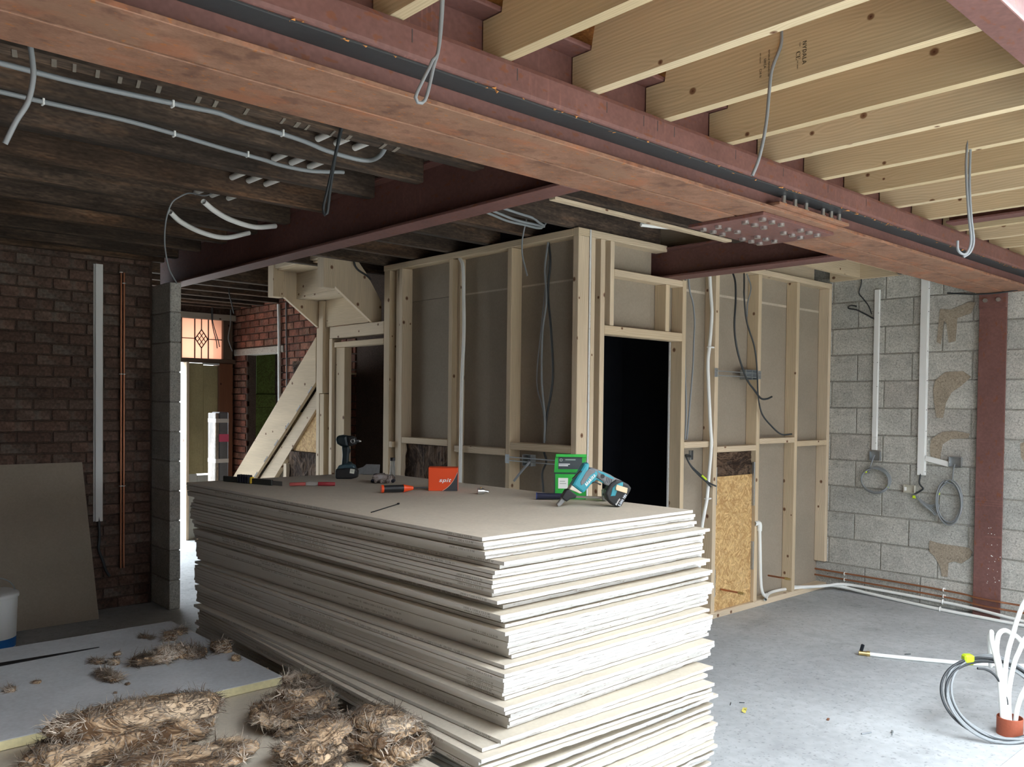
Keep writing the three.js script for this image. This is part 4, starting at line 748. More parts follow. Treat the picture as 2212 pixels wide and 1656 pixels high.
for (const [x, z, n] of [[1.13, -3.016, 'first'], [1.56, -3.042, 'second']]) tag(B('cable_clip', M.white, [x, x + .008, 2.59, 2.615, z - .012, z + .012], scene, .002), `${n} white clip along the pale ceiling cable`, 'clip', 'cable clips');
[1.865, 1.955, 2.05].forEach((x, i) => pipeT('heating_pipe', `${['left', 'middle', 'right'][i]} of three white pipes threaded through the old joists`, [[x, 2.71, -2.97], [x, 2.705, -3.3], [x + .01, 2.705, -4.0], [x, 2.705, -4.68]], .0145, M.whitePipe, 40, 'white pipes through the old joists'));
pipeT('heating_pipe', 'upper short curved white pipe below the dark cross beam', [[1.80, 2.60, -4.36], [1.897, 2.58, -4.442], [2.048, 2.575, -4.575], [2.234, 2.58, -4.679], [2.40, 2.62, -4.75]], .0145, M.whitePipe, 40);
pipeT('heating_pipe', 'lower short curved white pipe below the dark cross beam', [[1.74, 2.585, -4.66], [1.840, 2.56, -4.76], [2.035, 2.555, -4.94], [2.205, 2.56, -5.014], [2.38, 2.62, -5.06]], .0145, M.whitePipe, 40);
[[4.05, -3.2], [4.10, -3.12]].forEach(([x, z], i) => pipeT('heating_pipe', `${['left', 'right'][i]} of two white pipe stubs above the pale batten`, [[x - .12, 2.63, z], [x, 2.628, z + .05], [x + .12, 2.63, z + .11]], .012, M.whitePipe, 12));
cable('hanging_cable', 'dark cable hanging under the twin beam at the left frame edge', [[.557, 2.50, -2.452], [.565, 2.431, -2.445], [.566, 2.384, -2.443], [.556, 2.325, -2.451], [.534, 2.277, -2.47], [.512, 2.218, -2.488]], .007, M.cable, 40);
cable('hanging_cable', 'long narrow cable loop hanging left of the dark cross beam', [[1.702, 2.62, -2.837], [1.685, 2.512, -2.85], [1.664, 2.389, -2.865], [1.650, 2.310, -2.876], [1.652, 2.280, -2.873], [1.660, 2.288, -2.866], [1.670, 2.389, -2.86], [1.683, 2.495, -2.851], [1.704, 2.62, -2.834]], .006, M.cableDark, 70);
cable('hanging_cable', 'thin dark wire bowing down from an old joist toward the pier', [[1.82, 2.635, -4.245], [1.79, 2.622, -4.32], [1.743, 2.64, -4.395], [1.704, 2.62, -4.43], [1.672, 2.584, -4.458], [1.65, 2.488, -4.476], [1.646, 2.368, -4.476], [1.661, 2.249, -4.459], [1.69, 2.173, -4.429]], .004, M.cable, 50);
tag(recentre(mesh('hanging_cable', tube([[1.312, 2.859, -1.70], [1.296, 2.477, -1.70], [1.275, 2.415, -1.70], [1.248, 2.362, -1.70], [1.227, 2.32, -1.70], [1.225, 2.306, -1.70], [1.236, 2.30, -1.70], [1.255, 2.316, -1.70], [1.276, 2.392, -1.70], [1.30, 2.501, -1.70], [1.318, 2.859, -1.70]], .0045, 90, 8), M.cable)), 'looped grey cable hanging from the first new joist, top centre', 'cable');
cable('hanging_cable', 'single grey cable hanging from the joist with the grade stamps', [[2.548, 2.858, -1.495], [2.548, 2.8, -1.495], [2.543, 2.754, -1.496], [2.523, 2.678, -1.514], [2.515, 2.602, -1.518], [2.507, 2.495, -1.523], [2.49, 2.389, -1.535], [2.472, 2.328, -1.549]], .0055, M.cable, 50);
cable('hanging_cable', 'hooked grey cable hanging from a joist at upper right', [[3.735, 2.716, -1.334], [3.726, 2.599, -1.34], [3.725, 2.486, -1.336], [3.732, 2.353, -1.327], [3.737, 2.259, -1.319], [3.726, 2.211, -1.328], [3.712, 2.203, -1.34], [3.698, 2.22, -1.354], [3.697, 2.258, -1.356]], .0052, M.cable, 60);
cable('hanging_cable', 'second grey cable lying along the hooked cable at upper right', [[3.743, 2.716, -1.33], [3.738, 2.599, -1.33], [3.736, 2.486, -1.329], [3.741, 2.353, -1.321], [3.749, 2.259, -1.313], [3.737, 2.213, -1.321], [3.718, 2.192, -1.34]], .0052, M.cable, 60);
{
  const g = thing('cable_trunking', 'white cable trunking on the dark brick wall', 'trunking', [1.985, .66, -6.71]);
  B('cover', M.white, [1.960, 2.012, .665, 2.565, -6.72, -6.69], g, .003); B('flange', M.white, [1.952, 1.960, .665, 2.565, -6.72, -6.712], g, .001);
}
cable('cable_tail', 'dark cables spilling from the foot of the trunking behind the leaning sheet', [[1.985, .70, -6.70], [1.989, .548, -6.69], [1.979, .463, -6.68], [2.011, .374, -6.69], [2.031, .302, -6.69], [2.06, .25, -6.69]], .01, M.cableDark, 40);
[[2.138, 2.56], [2.160, 2.56]].forEach(([x, y], i) => {
  const g = thing('copper_pipe', `${['left', 'right'][i]} of two upright copper pipes on the dark brick wall`, 'pipe', [x, .30, -6.69], 'copper pipes on the brick wall');
  const m = mesh('pipe_run', cyl(.0075, .0075, y - .34, 14), M.copper, g); m.position.y = (y - .34) / 2;
  for (const h of [i ? 2.14 : 2.22, 1.46, .62]) { const c = mesh('pipe_clip', new THREE.TorusGeometry(.011, .004, 6, 12), M.white, g); c.rotation.x = Math.PI / 2; c.position.y = h; }
});
// ---------------------------------------------------------------- block wall: trunking, boxes, coils, pipes
seed = 1200;
{
  const g = thing('cable_trunking', 'shorter white trunking on the block wall, nearer the studs', 'trunking', [7.03, 1.22, -3.19]);
  B('base', M.white, [7.027, 7.0385, 1.221, 2.556, -3.222, -3.176], g, .002);
  B('cover', M.white, [7.018, 7.0268, 1.33, 2.556, -3.219, -3.179], g, .002); B('end_cover', M.white, [7.018, 7.0268, 1.221, 1.327, -3.219, -3.179], g, .002);
  for (const y of [2.36, 1.95, 1.95, 1.75, 1.5, 1.28]) { const s = mesh('screw', cyl(.003, .003, .004, 8), M.black, g); s.rotation.z = Math.PI / 2; s.position.set(-.013, y - 1.22, rnd() < .5 ? -.028 : .008); }
  const h = thing('cable_trunking', 'longer white trunking on the block wall with a side branch', 'trunking', [7.03, 1.04, -2.81]);
  B('base', M.white, [7.027, 7.0385, 1.038, 2.64, -2.848, -2.780], h, .002); B('cover', M.white, [7.014, 7.0268, 1.038, 2.64, -2.842, -2.786], h, .002);
  const br = B('branch', M.white, [7.014, 7.038, 1.135, 1.178, -2.785, -2.60], h, .003); br.rotation.x = .21;
  for (const y of [2.5, 2.3, 2.05, 1.8, 1.6, 1.35, 1.1]) for (const z of [-2.846, -2.782]) { const s = mesh('screw', cyl(.003, .003, .004, 8), M.black, h); s.rotation.z = Math.PI / 2; s.position.set(-.006, y - 1.04 + rr(-.05, .05), z + 2.81); }
}
function backBox(label, y, z, w, hgt, m = M.galv) {
  const g = thing('back_box', label, 'socket box', [7.02, y, z]);
  B('plate', m, [7.034, 7.0385, y, y + hgt, z - w / 2, z + w / 2], g, .0005);
  for (const s of [-1, 1]) { B('side', m, [7.005, 7.034, y, y + hgt, z + s * w / 2 - .001, z + s * w / 2 + .001], g, 0); B('side', m, [7.005, 7.034, s < 0 ? y : y + hgt - .002, s < 0 ? y + .002 : y + hgt, z - w / 2, z + w / 2], g, 0); }
  return g;
}
backBox('galvanised back box under the shorter trunking', 1.135, -3.187, .085, .075);
backBox('galvanised back box at the end of the trunking branch', 1.12, -2.555, .09, .078);
{ const g = backBox('pale junction box left of the longer trunking foot', .888, -2.90, .085, .062, mat({ color: hex('#c9c6b8'), roughness: .7 })); B('terminal', M.white, [7.0, 7.012, .905, .935, -2.938, -2.92], g, .002); }
const tapeAt = (g, p, s = 1) => { const m = mesh('tape', cgeo(.014 * s, .02 * s, .02 * s, .003), M.tapeGreen, g); m.position.copy(p); return m; };
function coil(label, x, y, z, ry, rz, turns, lead, r = .0055, tapes = []) {
  const g = thing('cable_coil', label, 'cable', [x, y, z]); const pts = [];
  for (let i = 0; i <= turns * 24; i++) { const a = i / 24 * 6.2832 + 1.9, k = Math.floor(i / 24), q = 1 + .07 * Math.sin(k * 2.3 + 1) + .03 * Math.sin(a * 2 + k); pts.push(V(-.006 - .010 * (i / 24) , Math.sin(a) * ry * q, Math.cos(a) * rz * q + .006 * Math.sin(k * 3.1))); }
  mesh('loops', new THREE.TubeGeometry(new THREE.CatmullRomCurve3(pts), turns * 36, r, 7), M.cable, g);
  if (lead) { const m = mesh('lead', tube(lead, r, 30, 7), M.cable, g); m.position.sub(g.position); }
  for (const [a, b] of tapes) { const m = tapeAt(g, V(-.015, a, b)); m.scale.set(1.6, 1, 1); }
  return g;
}
coil('round cable coil hanging under the shorter trunking', 7.02, .972, -3.172, .105, .118, 3, [[7.015, 1.18, -3.19], [7.0, 1.12, -3.205], [7.01, 1.05, -3.23], [7.015, 1.03, -3.245]], .006, [[-.045, .10], [.065, -.085]]);
coil('tall oval cable coil hanging below the branch box', 7.02, .842, -2.585, .165, .088, 4, [[7.02, 1.14, -2.56], [7.01, 1.08, -2.565], [7.01, 1.0, -2.57]], .0055, [[.16, .01], [.06, -.085]]);
{
  const g = thing('cable_coil', 'flattened cable hank hanging from the pale junction box', 'cable', [7.02, .88, -2.86]);
  for (let k = 0; k < 5; k++) { const m = mesh('loops', tube([[-.01, .0, 0], [-.02 - k * .003, -.03 - k * .012, .04 + k * .012], [-.02, -.10 - k * .01, .12 + k * .014], [-.025, -.15 + k * .012, .17 + k * .006], [-.02, -.12 + k * .015, .16 + k * .008], [-.015, -.05 - k * .006, .07 + k * .01], [-.012, -.004, .006]], .005, 50, 7), M.cable, g); }
  const m = mesh('lead', tube([[7.02, 1.05, -2.815], [7.01, .98, -2.82], [7.012, .955, -2.81], [7.01, .93, -2.79], [7.015, .90, -2.83], [7.01, .88, -2.86]], .0065, 40, 7), M.cableDark, g); m.position.sub(g.position);
  tapeAt(g, V(-.015, -.02, .004), 1.2);
}
cable('wall_cable', 'thin dark wire dropping from the ledger beside the shorter trunking', [[7.02, 2.77, -3.34], [7.025, 2.625, -3.337], [7.025, 2.543, -3.355], [7.025, 2.486, -3.315], [7.02, 2.422, -3.267], [7.015, 2.355, -3.239]], .005, M.cableDark, 50);
cable('wall_cable', 'dark cable with a hooked end left of the shorter trunking', [[7.03, 2.30, -3.20], [7.02, 2.364, -3.304], [7.015, 2.399, -3.368], [7.01, 2.415, -3.432], [7.01, 2.432, -3.438], [7.01, 2.439, -3.408], [7.012, 2.429, -3.368]], .006, M.cableDark, 60);
cable('wall_cable', 'dark cable running along the top of the steel column', [[6.96, 2.47, -2.62], [6.95, 2.452, -2.50], [6.94, 2.44, -2.40], [6.93, 2.436, -2.25], [6.93, 2.445, -2.12]], .006, M.cableDark, 40);
[[.150, 'upper'], [.098, 'lower']].forEach(([y, n]) => {
  const g = thing('copper_pipe', `${n} copper pipe along the foot of the block wall`, 'pipe', [7.0, y, -2.8], 'copper pipes at the block wall');
  const m = mesh('pipe_run', tube([[7.012, y + .004, -3.70], [7.012, y, -2.9], [7.008, y - .008, -2.5], [6.965, y - .012, -2.36], [6.955, y - .014, -2.2], [6.965, y - .016, -2.05], [6.98, y - .016, -1.2]], .0075, 90, 12), M.copper, g); m.position.sub(g.position);
  for (const z of [-3.426, -2.618]) { const c = mesh('pipe_clip', new THREE.TorusGeometry(.011, .005, 6, 14), M.whitePipe, g); c.position.set(.012, 0, z + 2.8); B('pipe_clip', M.whitePipe, [7.018, 7.039, y - .008, y + .008, z - .009, z + .009], g, .002); }
});
{
  const g = thing('water_pipe', 'upper white pipe along the foot of the block wall', 'pipe', [6.99, .02, -2.8]);
  const m = mesh('pipe_run', tube([[5.99, .052, -3.57], [6.2, .06, -3.655], [6.45, .055, -3.66], [6.72, .05, -3.58], [6.86, .055, -3.50], [6.95, .062, -3.46], [7.0, .064, -3.38], [7.01, .062, -3.2], [7.01, .055, -2.75], [6.98, .05, -2.4], [6.9, .035, -2.0], [6.85, .02, -1.3]], .0125, 130, 12), M.whitePipe, g); m.position.sub(g.position);
  const h = thing('water_pipe', 'lower white pipe drifting away from the block wall across the floor', 'pipe', [6.95, .0, -2.8]);
  const q = mesh('pipe_run', tube([[6.55, .060, -3.66], [6.75, .052, -3.56], [6.93, .045, -3.52], [6.985, .038, -3.42], [6.99, .026, -3.25], [6.96, .016, -2.95], [6.90, .014, -2.59], [6.88, .014, -2.3], [6.85, .014, -1.9], [6.80, .014, -1.3]], .0125, 110, 12), M.whitePipe, h); q.position.sub(h.position);
  for (const [x, z, y] of [[7.005, -3.40, .05], [6.905, -2.60, .014], [7.008, -2.62, .053]]) { const c = mesh('pipe_clip', new THREE.TorusGeometry(.017, .006, 6, 14), M.whitePipe, h); c.position.set(x - 6.95, y, z + 2.8); }
  const v = thing('water_pipe', 'short white riser pipe with elbow beside the strand board panel', 'pipe', [5.93, .05, -3.58]);
  const r = mesh('pipe_run', tube([[5.912, .64, -3.585], [5.917, .44, -3.58], [5.932, .223, -3.58], [5.952, .13, -3.58], [6.0, .08, -3.585], [6.09, .07, -3.62]], .0125, 50, 12), M.whitePipe, v); r.position.sub(v.position);
  const el = mesh('elbow', tube([[5.865, .66, -3.60], [5.90, .662, -3.588], [5.912, .645, -3.585], [5.912, .60, -3.585]], .019, 20, 12), M.whitePipe, v); el.position.sub(v.position);
}
[[6.11, .22, 'right'], [5.45, .20, 'left']].forEach(([x, y, n]) => {
  const g = thing('pipe_stub', `${n} copper pipe stub with brass end poking out low on the stud wall`, 'pipe', [x, y, -3.6]);
  const a = mesh('pipe_run', between(V(0, 0, -.02), V(0, 0, .13), .0075), M.copper, g), b = mesh('brass_end', between(V(0, 0, .13), V(0, 0, .155), .011), M.brass, g), c = mesh('brass_end', between(V(0, 0, .155), V(0, 0, .175), .008), M.brass, g);
});

// ---------------------------------------------------------------- floor: drain with pipes, coil, debris
const tubeIn = (g, name, pts, r, m, seg = 60) => { const q = mesh(name, tube(pts, r, seg, 12), m, g); q.position.sub(g.position); return q; };
{
  const g = thing('drain_pipe', 'terracotta drain pipe rising from the floor at right', 'pipe', [4.55, 0, -1.38]);
  const pts = [[.054, -.02], [.057, -.02], [.057, .082], [.0555, .085], [.0535, .083], [.0535, -.02]].map(p => new THREE.Vector2(...p));
  mesh('pipe_wall', new THREE.LatheGeometry(pts, 40), mat({ map: T.speck, color: hex('#a8573c'), roughness: .6 }), g);
  mesh('dark_bore', cyl(.053, .053, .006, 30), M.black, g).position.y = .004;
  const up = (label, pts) => { const t = thing('water_pipe', label, 'pipe', [pts[0][0], 0, pts[0][2]], 'white pipes in the drain'); tubeIn(t, 'pipe_run', pts, .0112, M.whitePipe, 80); };
  up('leftmost white pipe looping up out of the drain', [[4.525, .012, -1.400], [4.521, .164, -1.411], [4.513, .289, -1.421], [4.503, .361, -1.432], [4.491, .432, -1.446], [4.487, .468, -1.45], [4.493, .487, -1.452], [4.504, .491, -1.457], [4.54, .472, -1.47], [4.62, .444, -1.50], [4.74, .36, -1.54], [4.95, .2, -1.6]]);
  up('second white pipe arching over out of the drain', [[4.535, .012, -1.40], [4.526, .182, -1.406], [4.516, .325, -1.419], [4.506, .396, -1.431], [4.509, .45, -1.431], [4.522, .482, -1.428], [4.55, .495, -1.42], [4.60, .483, -1.41], [4.72, .42, -1.39], [4.9, .25, -1.36]]);
  up('tall white pipe leaning right out of the drain', [[4.545, .012, -1.39], [4.531, .182, -1.401], [4.537, .325, -1.40], [4.548, .415, -1.392], [4.565, .483, -1.38], [4.581, .558, -1.367], [4.62, .66, -1.335], [4.75, .80, -1.23]]);
  up('fourth white pipe leaning right out of the drain', [[4.555, .012, -1.378], [4.546, .183, -1.387], [4.564, .319, -1.376], [4.583, .391, -1.361], [4.625, .49, -1.325], [4.75, .60, -1.22]]);
  up('lowest white pipe leaving the drain to the right', [[4.57, .012, -1.366], [4.580, .14, -1.355], [4.613, .234, -1.328], [4.70, .35, -1.26]]);
  tag(recentre(mesh('floor_cable', tube([[4.562, .012, -1.372], [4.544, .129, -1.384], [4.526, .20, -1.40], [4.508, .261, -1.42], [4.484, .296, -1.44], [4.458, .314, -1.463], [4.43, .318, -1.49]], .006, 50, 8), M.cableDark)), 'dark cable pair rising from the drain into the coil', 'cable');
}
{
  const g = thing('cable_coil', 'large grey cable coil leaning on the floor beside the drain', 'cable', [4.50, .0, -1.36]);
  const R_ = V(.738, 0, .674), N = V(.674, 0, -.738), U_ = V(0, 1, 0).multiplyScalar(.80).addScaledVector(N, .60), c0 = V(.0, .172, -.07);
  for (let k = 0; k < 7; k++) {
    const pts = [], rx = .232 + .010 * Math.sin(k * 2.1), ry = .2 + .009 * Math.cos(k * 1.7); for (let i = 0; i < 30; i++) { const a = i / 30 * 6.2832; const w = .008 * Math.sin(a * 2 + k * 1.9) + .006 * Math.cos(a + k); pts.push(c0.clone().addScaledVector(R_, Math.cos(a) * (rx + w) + .006 * Math.sin(k * 1.3)).addScaledVector(U_, Math.sin(a) * (ry + w) + .004 * Math.cos(k * 2)).addScaledVector(N, .012 * Math.sin(k * 2.4 + a))); }
    for (const p of pts) p.y = Math.max(p.y, .008 + (k % 3) * .008);
    mesh('loop', new THREE.TubeGeometry(new THREE.CatmullRomCurve3(pts, true), 90, .0062, 7, true), k % 3 === 1 ? M.cableDark : M.cable, g);
  }
  const tp = c0.clone().addScaledVector(R_, -.075).addScaledVector(U_, .193); const m = mesh('tape', cgeo(.05, .05, .045, .008), M.tapeGreen, g); m.position.copy(tp); m.rotation.y = -.74;
  const tp2 = c0.clone().addScaledVector(R_, .19).addScaledVector(U_, -.12); const m2 = mesh('tape', cgeo(.04, .035, .04, .008), M.tapeGreen, g); m2.position.copy(tp2);
}
{
  const g = thing('water_pipe', 'long white pipe with a brass valve lying across the grey floor', 'pipe', [5.45, 0, -2.1]);
  tubeIn(g, 'pipe_run', [[5.292, .014, -2.419], [5.329, .013, -2.342], [5.452, .013, -2.121], [5.565, .013, -1.947], [5.75, .013, -1.72], [6.1, .013, -1.35]], .0125, M.whitePipe, 40);
  const v = mesh('valve_body', between(V(5.292 - 5.45, .014, -2.419 + 2.1), V(5.262 - 5.45, .016, -2.468 + 2.1), .014), M.brass, g);
  mesh('valve_nut', between(V(5.296 - 5.45, .015, -2.412 + 2.1), V(5.286 - 5.45, .015, -2.429 + 2.1), .018, .018, 6), M.brass, g);
  const h = mesh('valve_lever', cgeo(.014, .05, .02, .004), M.navy, g); h.position.set(5.272 - 5.45, .048, -2.452 + 2.1); h.rotation.x = .25;
}
const bit = (name, label, geo, m, x, z, ry, y = .0, cat = 'debris') => { const o = mesh(name, geo, m); o.position.set(x, y, z); o.rotation.y = ry; return tag(o, label, cat, 'debris on the grey floor'); };
bit('tape_scrap', 'crumpled yellow-green tape scrap on the floor beside the tall stack', (() => { const g = new THREE.PlaneGeometry(.045, .02, 6, 3), p = g.attributes.position; for (let i = 0; i < p.count; i++) p.setZ(i, .008 + .008 * Math.sin(i * 1.7)); g.rotateX(-Math.PI / 2); g.computeVertexNormals(); return g; })(), mat({ color: hex('#b9b055'), roughness: .7, side: THREE.DoubleSide }), 3.828, -2.39, .4, .002);
bit('wire_offcut', 'grey wire offcut on the open floor', between(V(-.03, .004, 0), V(.03, .004, 0), .004), M.cable, 4.02, -1.84, -.35);
bit('screw', 'dark screw lying below the grey wire offcut', mergeGeometries([between(V(-.018, .004, 0), V(.012, .004, 0), .0025, .002), between(V(.012, .005, 0), V(.024, .007, 0), .006, .006, 6)]), M.galv, 4.11, -1.755, .4);
bit('wire_offcut', 'thin dark wire offcut left of the tape scrap', between(V(-.02, .003, 0), V(.02, .003, 0), .0022), M.cableDark, 3.87, -2.50, .5);
bit('wire_offcut', 'short dark wire offcut above the tape scrap', between(V(-.014, .003, 0), V(.014, .003, 0), .0022), M.cableDark, 3.93, -2.47, -.9);
bit('wire_offcut', 'black wire offcut on the floor above the valve pipe', between(V(-.02, .003, 0), V(.02, .003, 0), .0028), M.cableDark, 5.52, -2.02 - .25, -.6);
bit('brown_chip', 'small brown chip on the floor right of the tape scrap', cgeo(.022, .008, .012, .003), mat({ color: hex('#7a5540') }), 4.05, -2.05, .3, .004);
// ---------------------------------------------------------------- tools on the tall stack (top at y = 1.125)
seed = 1400;
const TOP = PH - .0003;
const plastic = (c, r = .5) => mat({ color: hex(c), roughness: r });
const navyGrip = plastic('#20263f', .6), darkTeal = plastic('#10242a', .5), blackP = plastic('#1d2023', .5), teal = plastic('#2f93a5', .42), greyP = mat({ map: T.speck, color: hex('#7c8084'), roughness: .6 }), orange = plastic('#f0531f', .45), redG = plastic('#9c3038', .55), steelBlade = mat({ color: hex('#8d9092'), roughness: .35, metalness: .8 });
const facing = -.741;
function outl(sc, ox, oy, pts) { return pts.map(([x, y]) => [(x - ox) * sc, (oy - y) * sc]); }
const side = (g, name, m, pts, t, z = 0, bevel = .004) => { const q = mesh(name, prism(pts, 'z', -t / 2, t / 2, Math.min(bevel, t * .3)), m, g); q.position.z = z; return q; };
const decal = (g, name, w, h, x, y, z, rot, draw, cw = 512, ch = 128) => { const t = canvasTex(cw, ch, c => { c.clearRect(0, 0, cw, ch); draw(c); }); const p = mesh(name, new THREE.PlaneGeometry(w, h), new THREE.MeshStandardMaterial({ map: t, transparent: true, roughness: .5 }), g); p.castShadow = false; p.position.set(x, y, z); p.rotation.z = rot; return p; };
{ // teal collated screw gun
  const g = thing('screw_gun', 'teal and grey cordless screw gun propped on its nose and battery', 'power tool', [2.655, TOP, -2.60], undefined, -.644);
  const O = p => outl(.0002246, 640, 1178, p);
  side(g, 'nose', mat({ map: T.speck, color: hex('#9a9c9c'), roughness: .5 }), O([[607, 1128], [632, 1177], [680, 1160], [775, 1062], [705, 1000], [640, 1090]]), .03);
  side(g, 'collar', blackP, O([[695, 990], [775, 855], [835, 832], [985, 945], [965, 1008], [865, 1022], [790, 1075]]), .052);
  side(g, 'vent_ring', mat({ map: T.speck, color: hex('#d9d3c4'), roughness: .5 }), O([[832, 832], [882, 748], [1092, 902], [1045, 918]]), .058);
  const body = side(g, 'body', teal, O([[884, 745], [960, 610], [1120, 335], [1195, 318], [1222, 352], [1212, 425], [1290, 445], [1375, 485], [1392, 530], [1362, 600], [1285, 700], [1205, 805], [1130, 885], [1092, 902]]), .068, 0, .010);
  side(body, 'grey_shell', greyP, O([[1040, 690], [1150, 490], [1215, 425], [1330, 462], [1340, 500], [1240, 560], [1120, 720], [1060, 760]]), .072);
  side(body, 'belt_clip', blackP, O([[885, 625], [1050, 462], [1075, 478], [930, 610]]), .02, .03, .002);
  const handle = side(g, 'handle', greyP, O([[1212, 405], [1330, 425], [1480, 478], [1640, 545], [1740, 605], [1885, 672], [1890, 760], [1730, 720], [1640, 790], [1545, 745], [1500, 690], [1380, 600], [1340, 520]]), .046, 0, .009);
  side(handle, 'teal_strip', teal, O([[1400, 470], [1520, 505], [1720, 615], [1700, 640], [1510, 560], [1400, 500]]), .0475, 0, .002);
  for (let i = 0; i < 4; i++) side(handle, 'grip_rib', blackP, O([[1575 + i * 30, 600 + i * 12], [1585 + i * 30, 603 + i * 12], [1562 + i * 30, 700 + i * 12], [1552 + i * 30, 696 + i * 12]]), .049, 0, .001);
  const bt = mesh('switch_button', cyl(.009, .009, .05, 20), blackP, handle); bt.rotation.x = Math.PI / 2; bt.position.set((1490 - 640) * .0002246, (1178 - 578) * .0002246, 0);
  side(g, 'trigger_guard', teal, O([[1280, 700], [1350, 600], [1385, 615], [1540, 690], [1520, 722], [1380, 650], [1330, 690]]), .03);
  side(g, 'trigger', blackP, O([[1265, 745], [1300, 690], [1340, 690], [1480, 735], [1462, 762], [1345, 705]]), .022, 0, .002);
  const base = side(g, 'battery_foot', teal, O([[1640, 965], [1680, 800], [1745, 735], [1850, 690], [1892, 690], [1890, 760], [1790, 820], [1740, 960]]), .066);
  const bat = side(g, 'battery', blackP, O([[1545, 905], [1560, 850], [1640, 720], [1750, 640], [1890, 675], [2000, 730], [2056, 805], [2040, 860], [1860, 1165], [1790, 1174], [1690, 1140], [1585, 1045]]), .062, 0, .008);
  side(bat, 'bit_holder', mat({ color: hex('#d8c7a6'), roughness: .6 }), O([[1735, 790], [1755, 735], [1970, 800], [1955, 905], [1740, 840]]), .012, .037, .002);
  decal(body, 'lettering', .095, .024, (1240 - 640) * .0002246, (1178 - 640) * .0002246, .0366, .86, c => { c.fillStyle = '#e9f3f3'; c.font = 'italic bold 100px sans-serif'; c.fillText('Makita', 70, 100); });
  decal(bat, 'lettering', .055, .014, (1790 - 640) * .0002246, (1178 - 1070) * .0002246, .0318, 1.02, c => { c.fillStyle = '#f0f3f3'; c.font = 'italic bold 92px sans-serif'; c.fillText('Makita', 90, 96); });
  decal(bat, 'lettering', .06, .018, (1880 - 640) * .0002246, (1178 - 1040) * .0002246, .0318, 1.02, c => { c.fillStyle = '#dfeaf4'; c.font = 'bold 110px sans-serif'; c.fillText('5.0Ah 18V', 4, 104); });
}
{ // impact driver
  const g = thing('impact_driver', 'dark green impact driver standing upright on its battery', 'power tool', [2.632, TOP, -4.30], undefined, -.70);
  const O = p => outl(.0002762, 600, 1130, p);
  const body = side(g, 'body', darkTeal, O([[368, 300], [385, 255], [430, 222], [520, 208], [605, 222], [640, 440], [560, 470], [470, 440], [395, 395]]), .062, 0, .014);
  side(g, 'nose_housing', blackP, O([[600, 225], [700, 230], [785, 262], [792, 400], [700, 442], [620, 440]]), .052, 0, .012);
  const ch = mesh('chuck', between(V((790 - 600) * .0002762, (1130 - 335) * .0002762, 0), V((850 - 600) * .0002762, (1130 - 335) * .0002762, 0), .011, .009, 16), M.black, g);
  mesh('bit_tip', between(V((848 - 600) * .0002762, (1130 - 338) * .0002762, 0), V((892 - 600) * .0002762, (1130 - 342) * .0002762, 0), .0065, .004, 10), M.zinc, g);
  const rg = mesh('ring', new THREE.TorusGeometry(.011, .0022, 8, 24), M.zinc, g); rg.position.set((728 - 600) * .0002762, (1130 - 335) * .0002762, .028);
  side(g, 'handle', darkTeal, O([[490, 440], [640, 440], [655, 520], [640, 640], [635, 770], [700, 780], [712, 835], [490, 835], [505, 640]]), .036, 0, .010);
  side(g, 'trigger', blackP, O([[640, 500], [668, 510], [672, 560], [645, 610]]), .02, 0, .003);
  side(g, 'foot', mat({ color: hex('#35505a'), roughness: .5 }), O([[400, 925], [440, 850], [560, 815], [700, 815], [765, 845], [782, 905]]), .07, 0, .008);
  const bat = side(g, 'battery', blackP, O([[372, 962], [385, 925], [600, 900], [780, 898], [832, 965], [822, 1098], [700, 1128], [400, 1128], [376, 1105]]), .075, 0, .008);
  decal(bat, 'label', .026, .026, (728 - 600) * .0002762, (1130 - 965) * .0002762, .0382, -.15, c => { c.fillStyle = '#dfe3d6'; c.fillRect(0, 0, 128, 128); c.fillStyle = '#777c74'; c.fillRect(20, 30, 60, 8); c.fillRect(20, 60, 80, 8); }, 128, 128);
}
{ // orange carton
  const g = thing('fixings_carton', 'orange carton with white lettering and dark curved corner', 'carton', [2.655, TOP, -3.42], undefined, facing + .02);
  B; const q = mesh('carton_body', cgeo(.148, .116, .085, .0015), orange, g); q.position.set(0, .058, -.042);
  const sh = new THREE.Shape(); sh.moveTo(.074, 0); sh.lineTo(.074, .095); sh.bezierCurveTo(.058, .05, .035, .02, .0, .0); sh.lineTo(.074, 0);
  const cg = mesh('grey_corner', new THREE.ExtrudeGeometry(sh, { depth: .0008, bevelEnabled: false }), plastic('#3d4247', .5), g); cg.position.z = .0005;
  const line = mesh('white_line', new THREE.TubeGeometry(new THREE.CubicBezierCurve3(V(.0735, .0955, .001), V(.057, .051, .001), V(.034, .021, .001), V(-.002, .001, .001)), 24, .0008, 5), M.white, g);
  decal(g, 'lettering', .072, .036, .010, .054, .0016, 0, c => { c.fillStyle = '#ffffff'; c.font = 'italic bold 150px sans-serif'; c.fillText('spit', 20, 165); }, 320, 220);
  mesh('lid_flap', cgeo(.148, .0016, .09, .0005), orange, g).position.set(0, .1172, -.044);
}
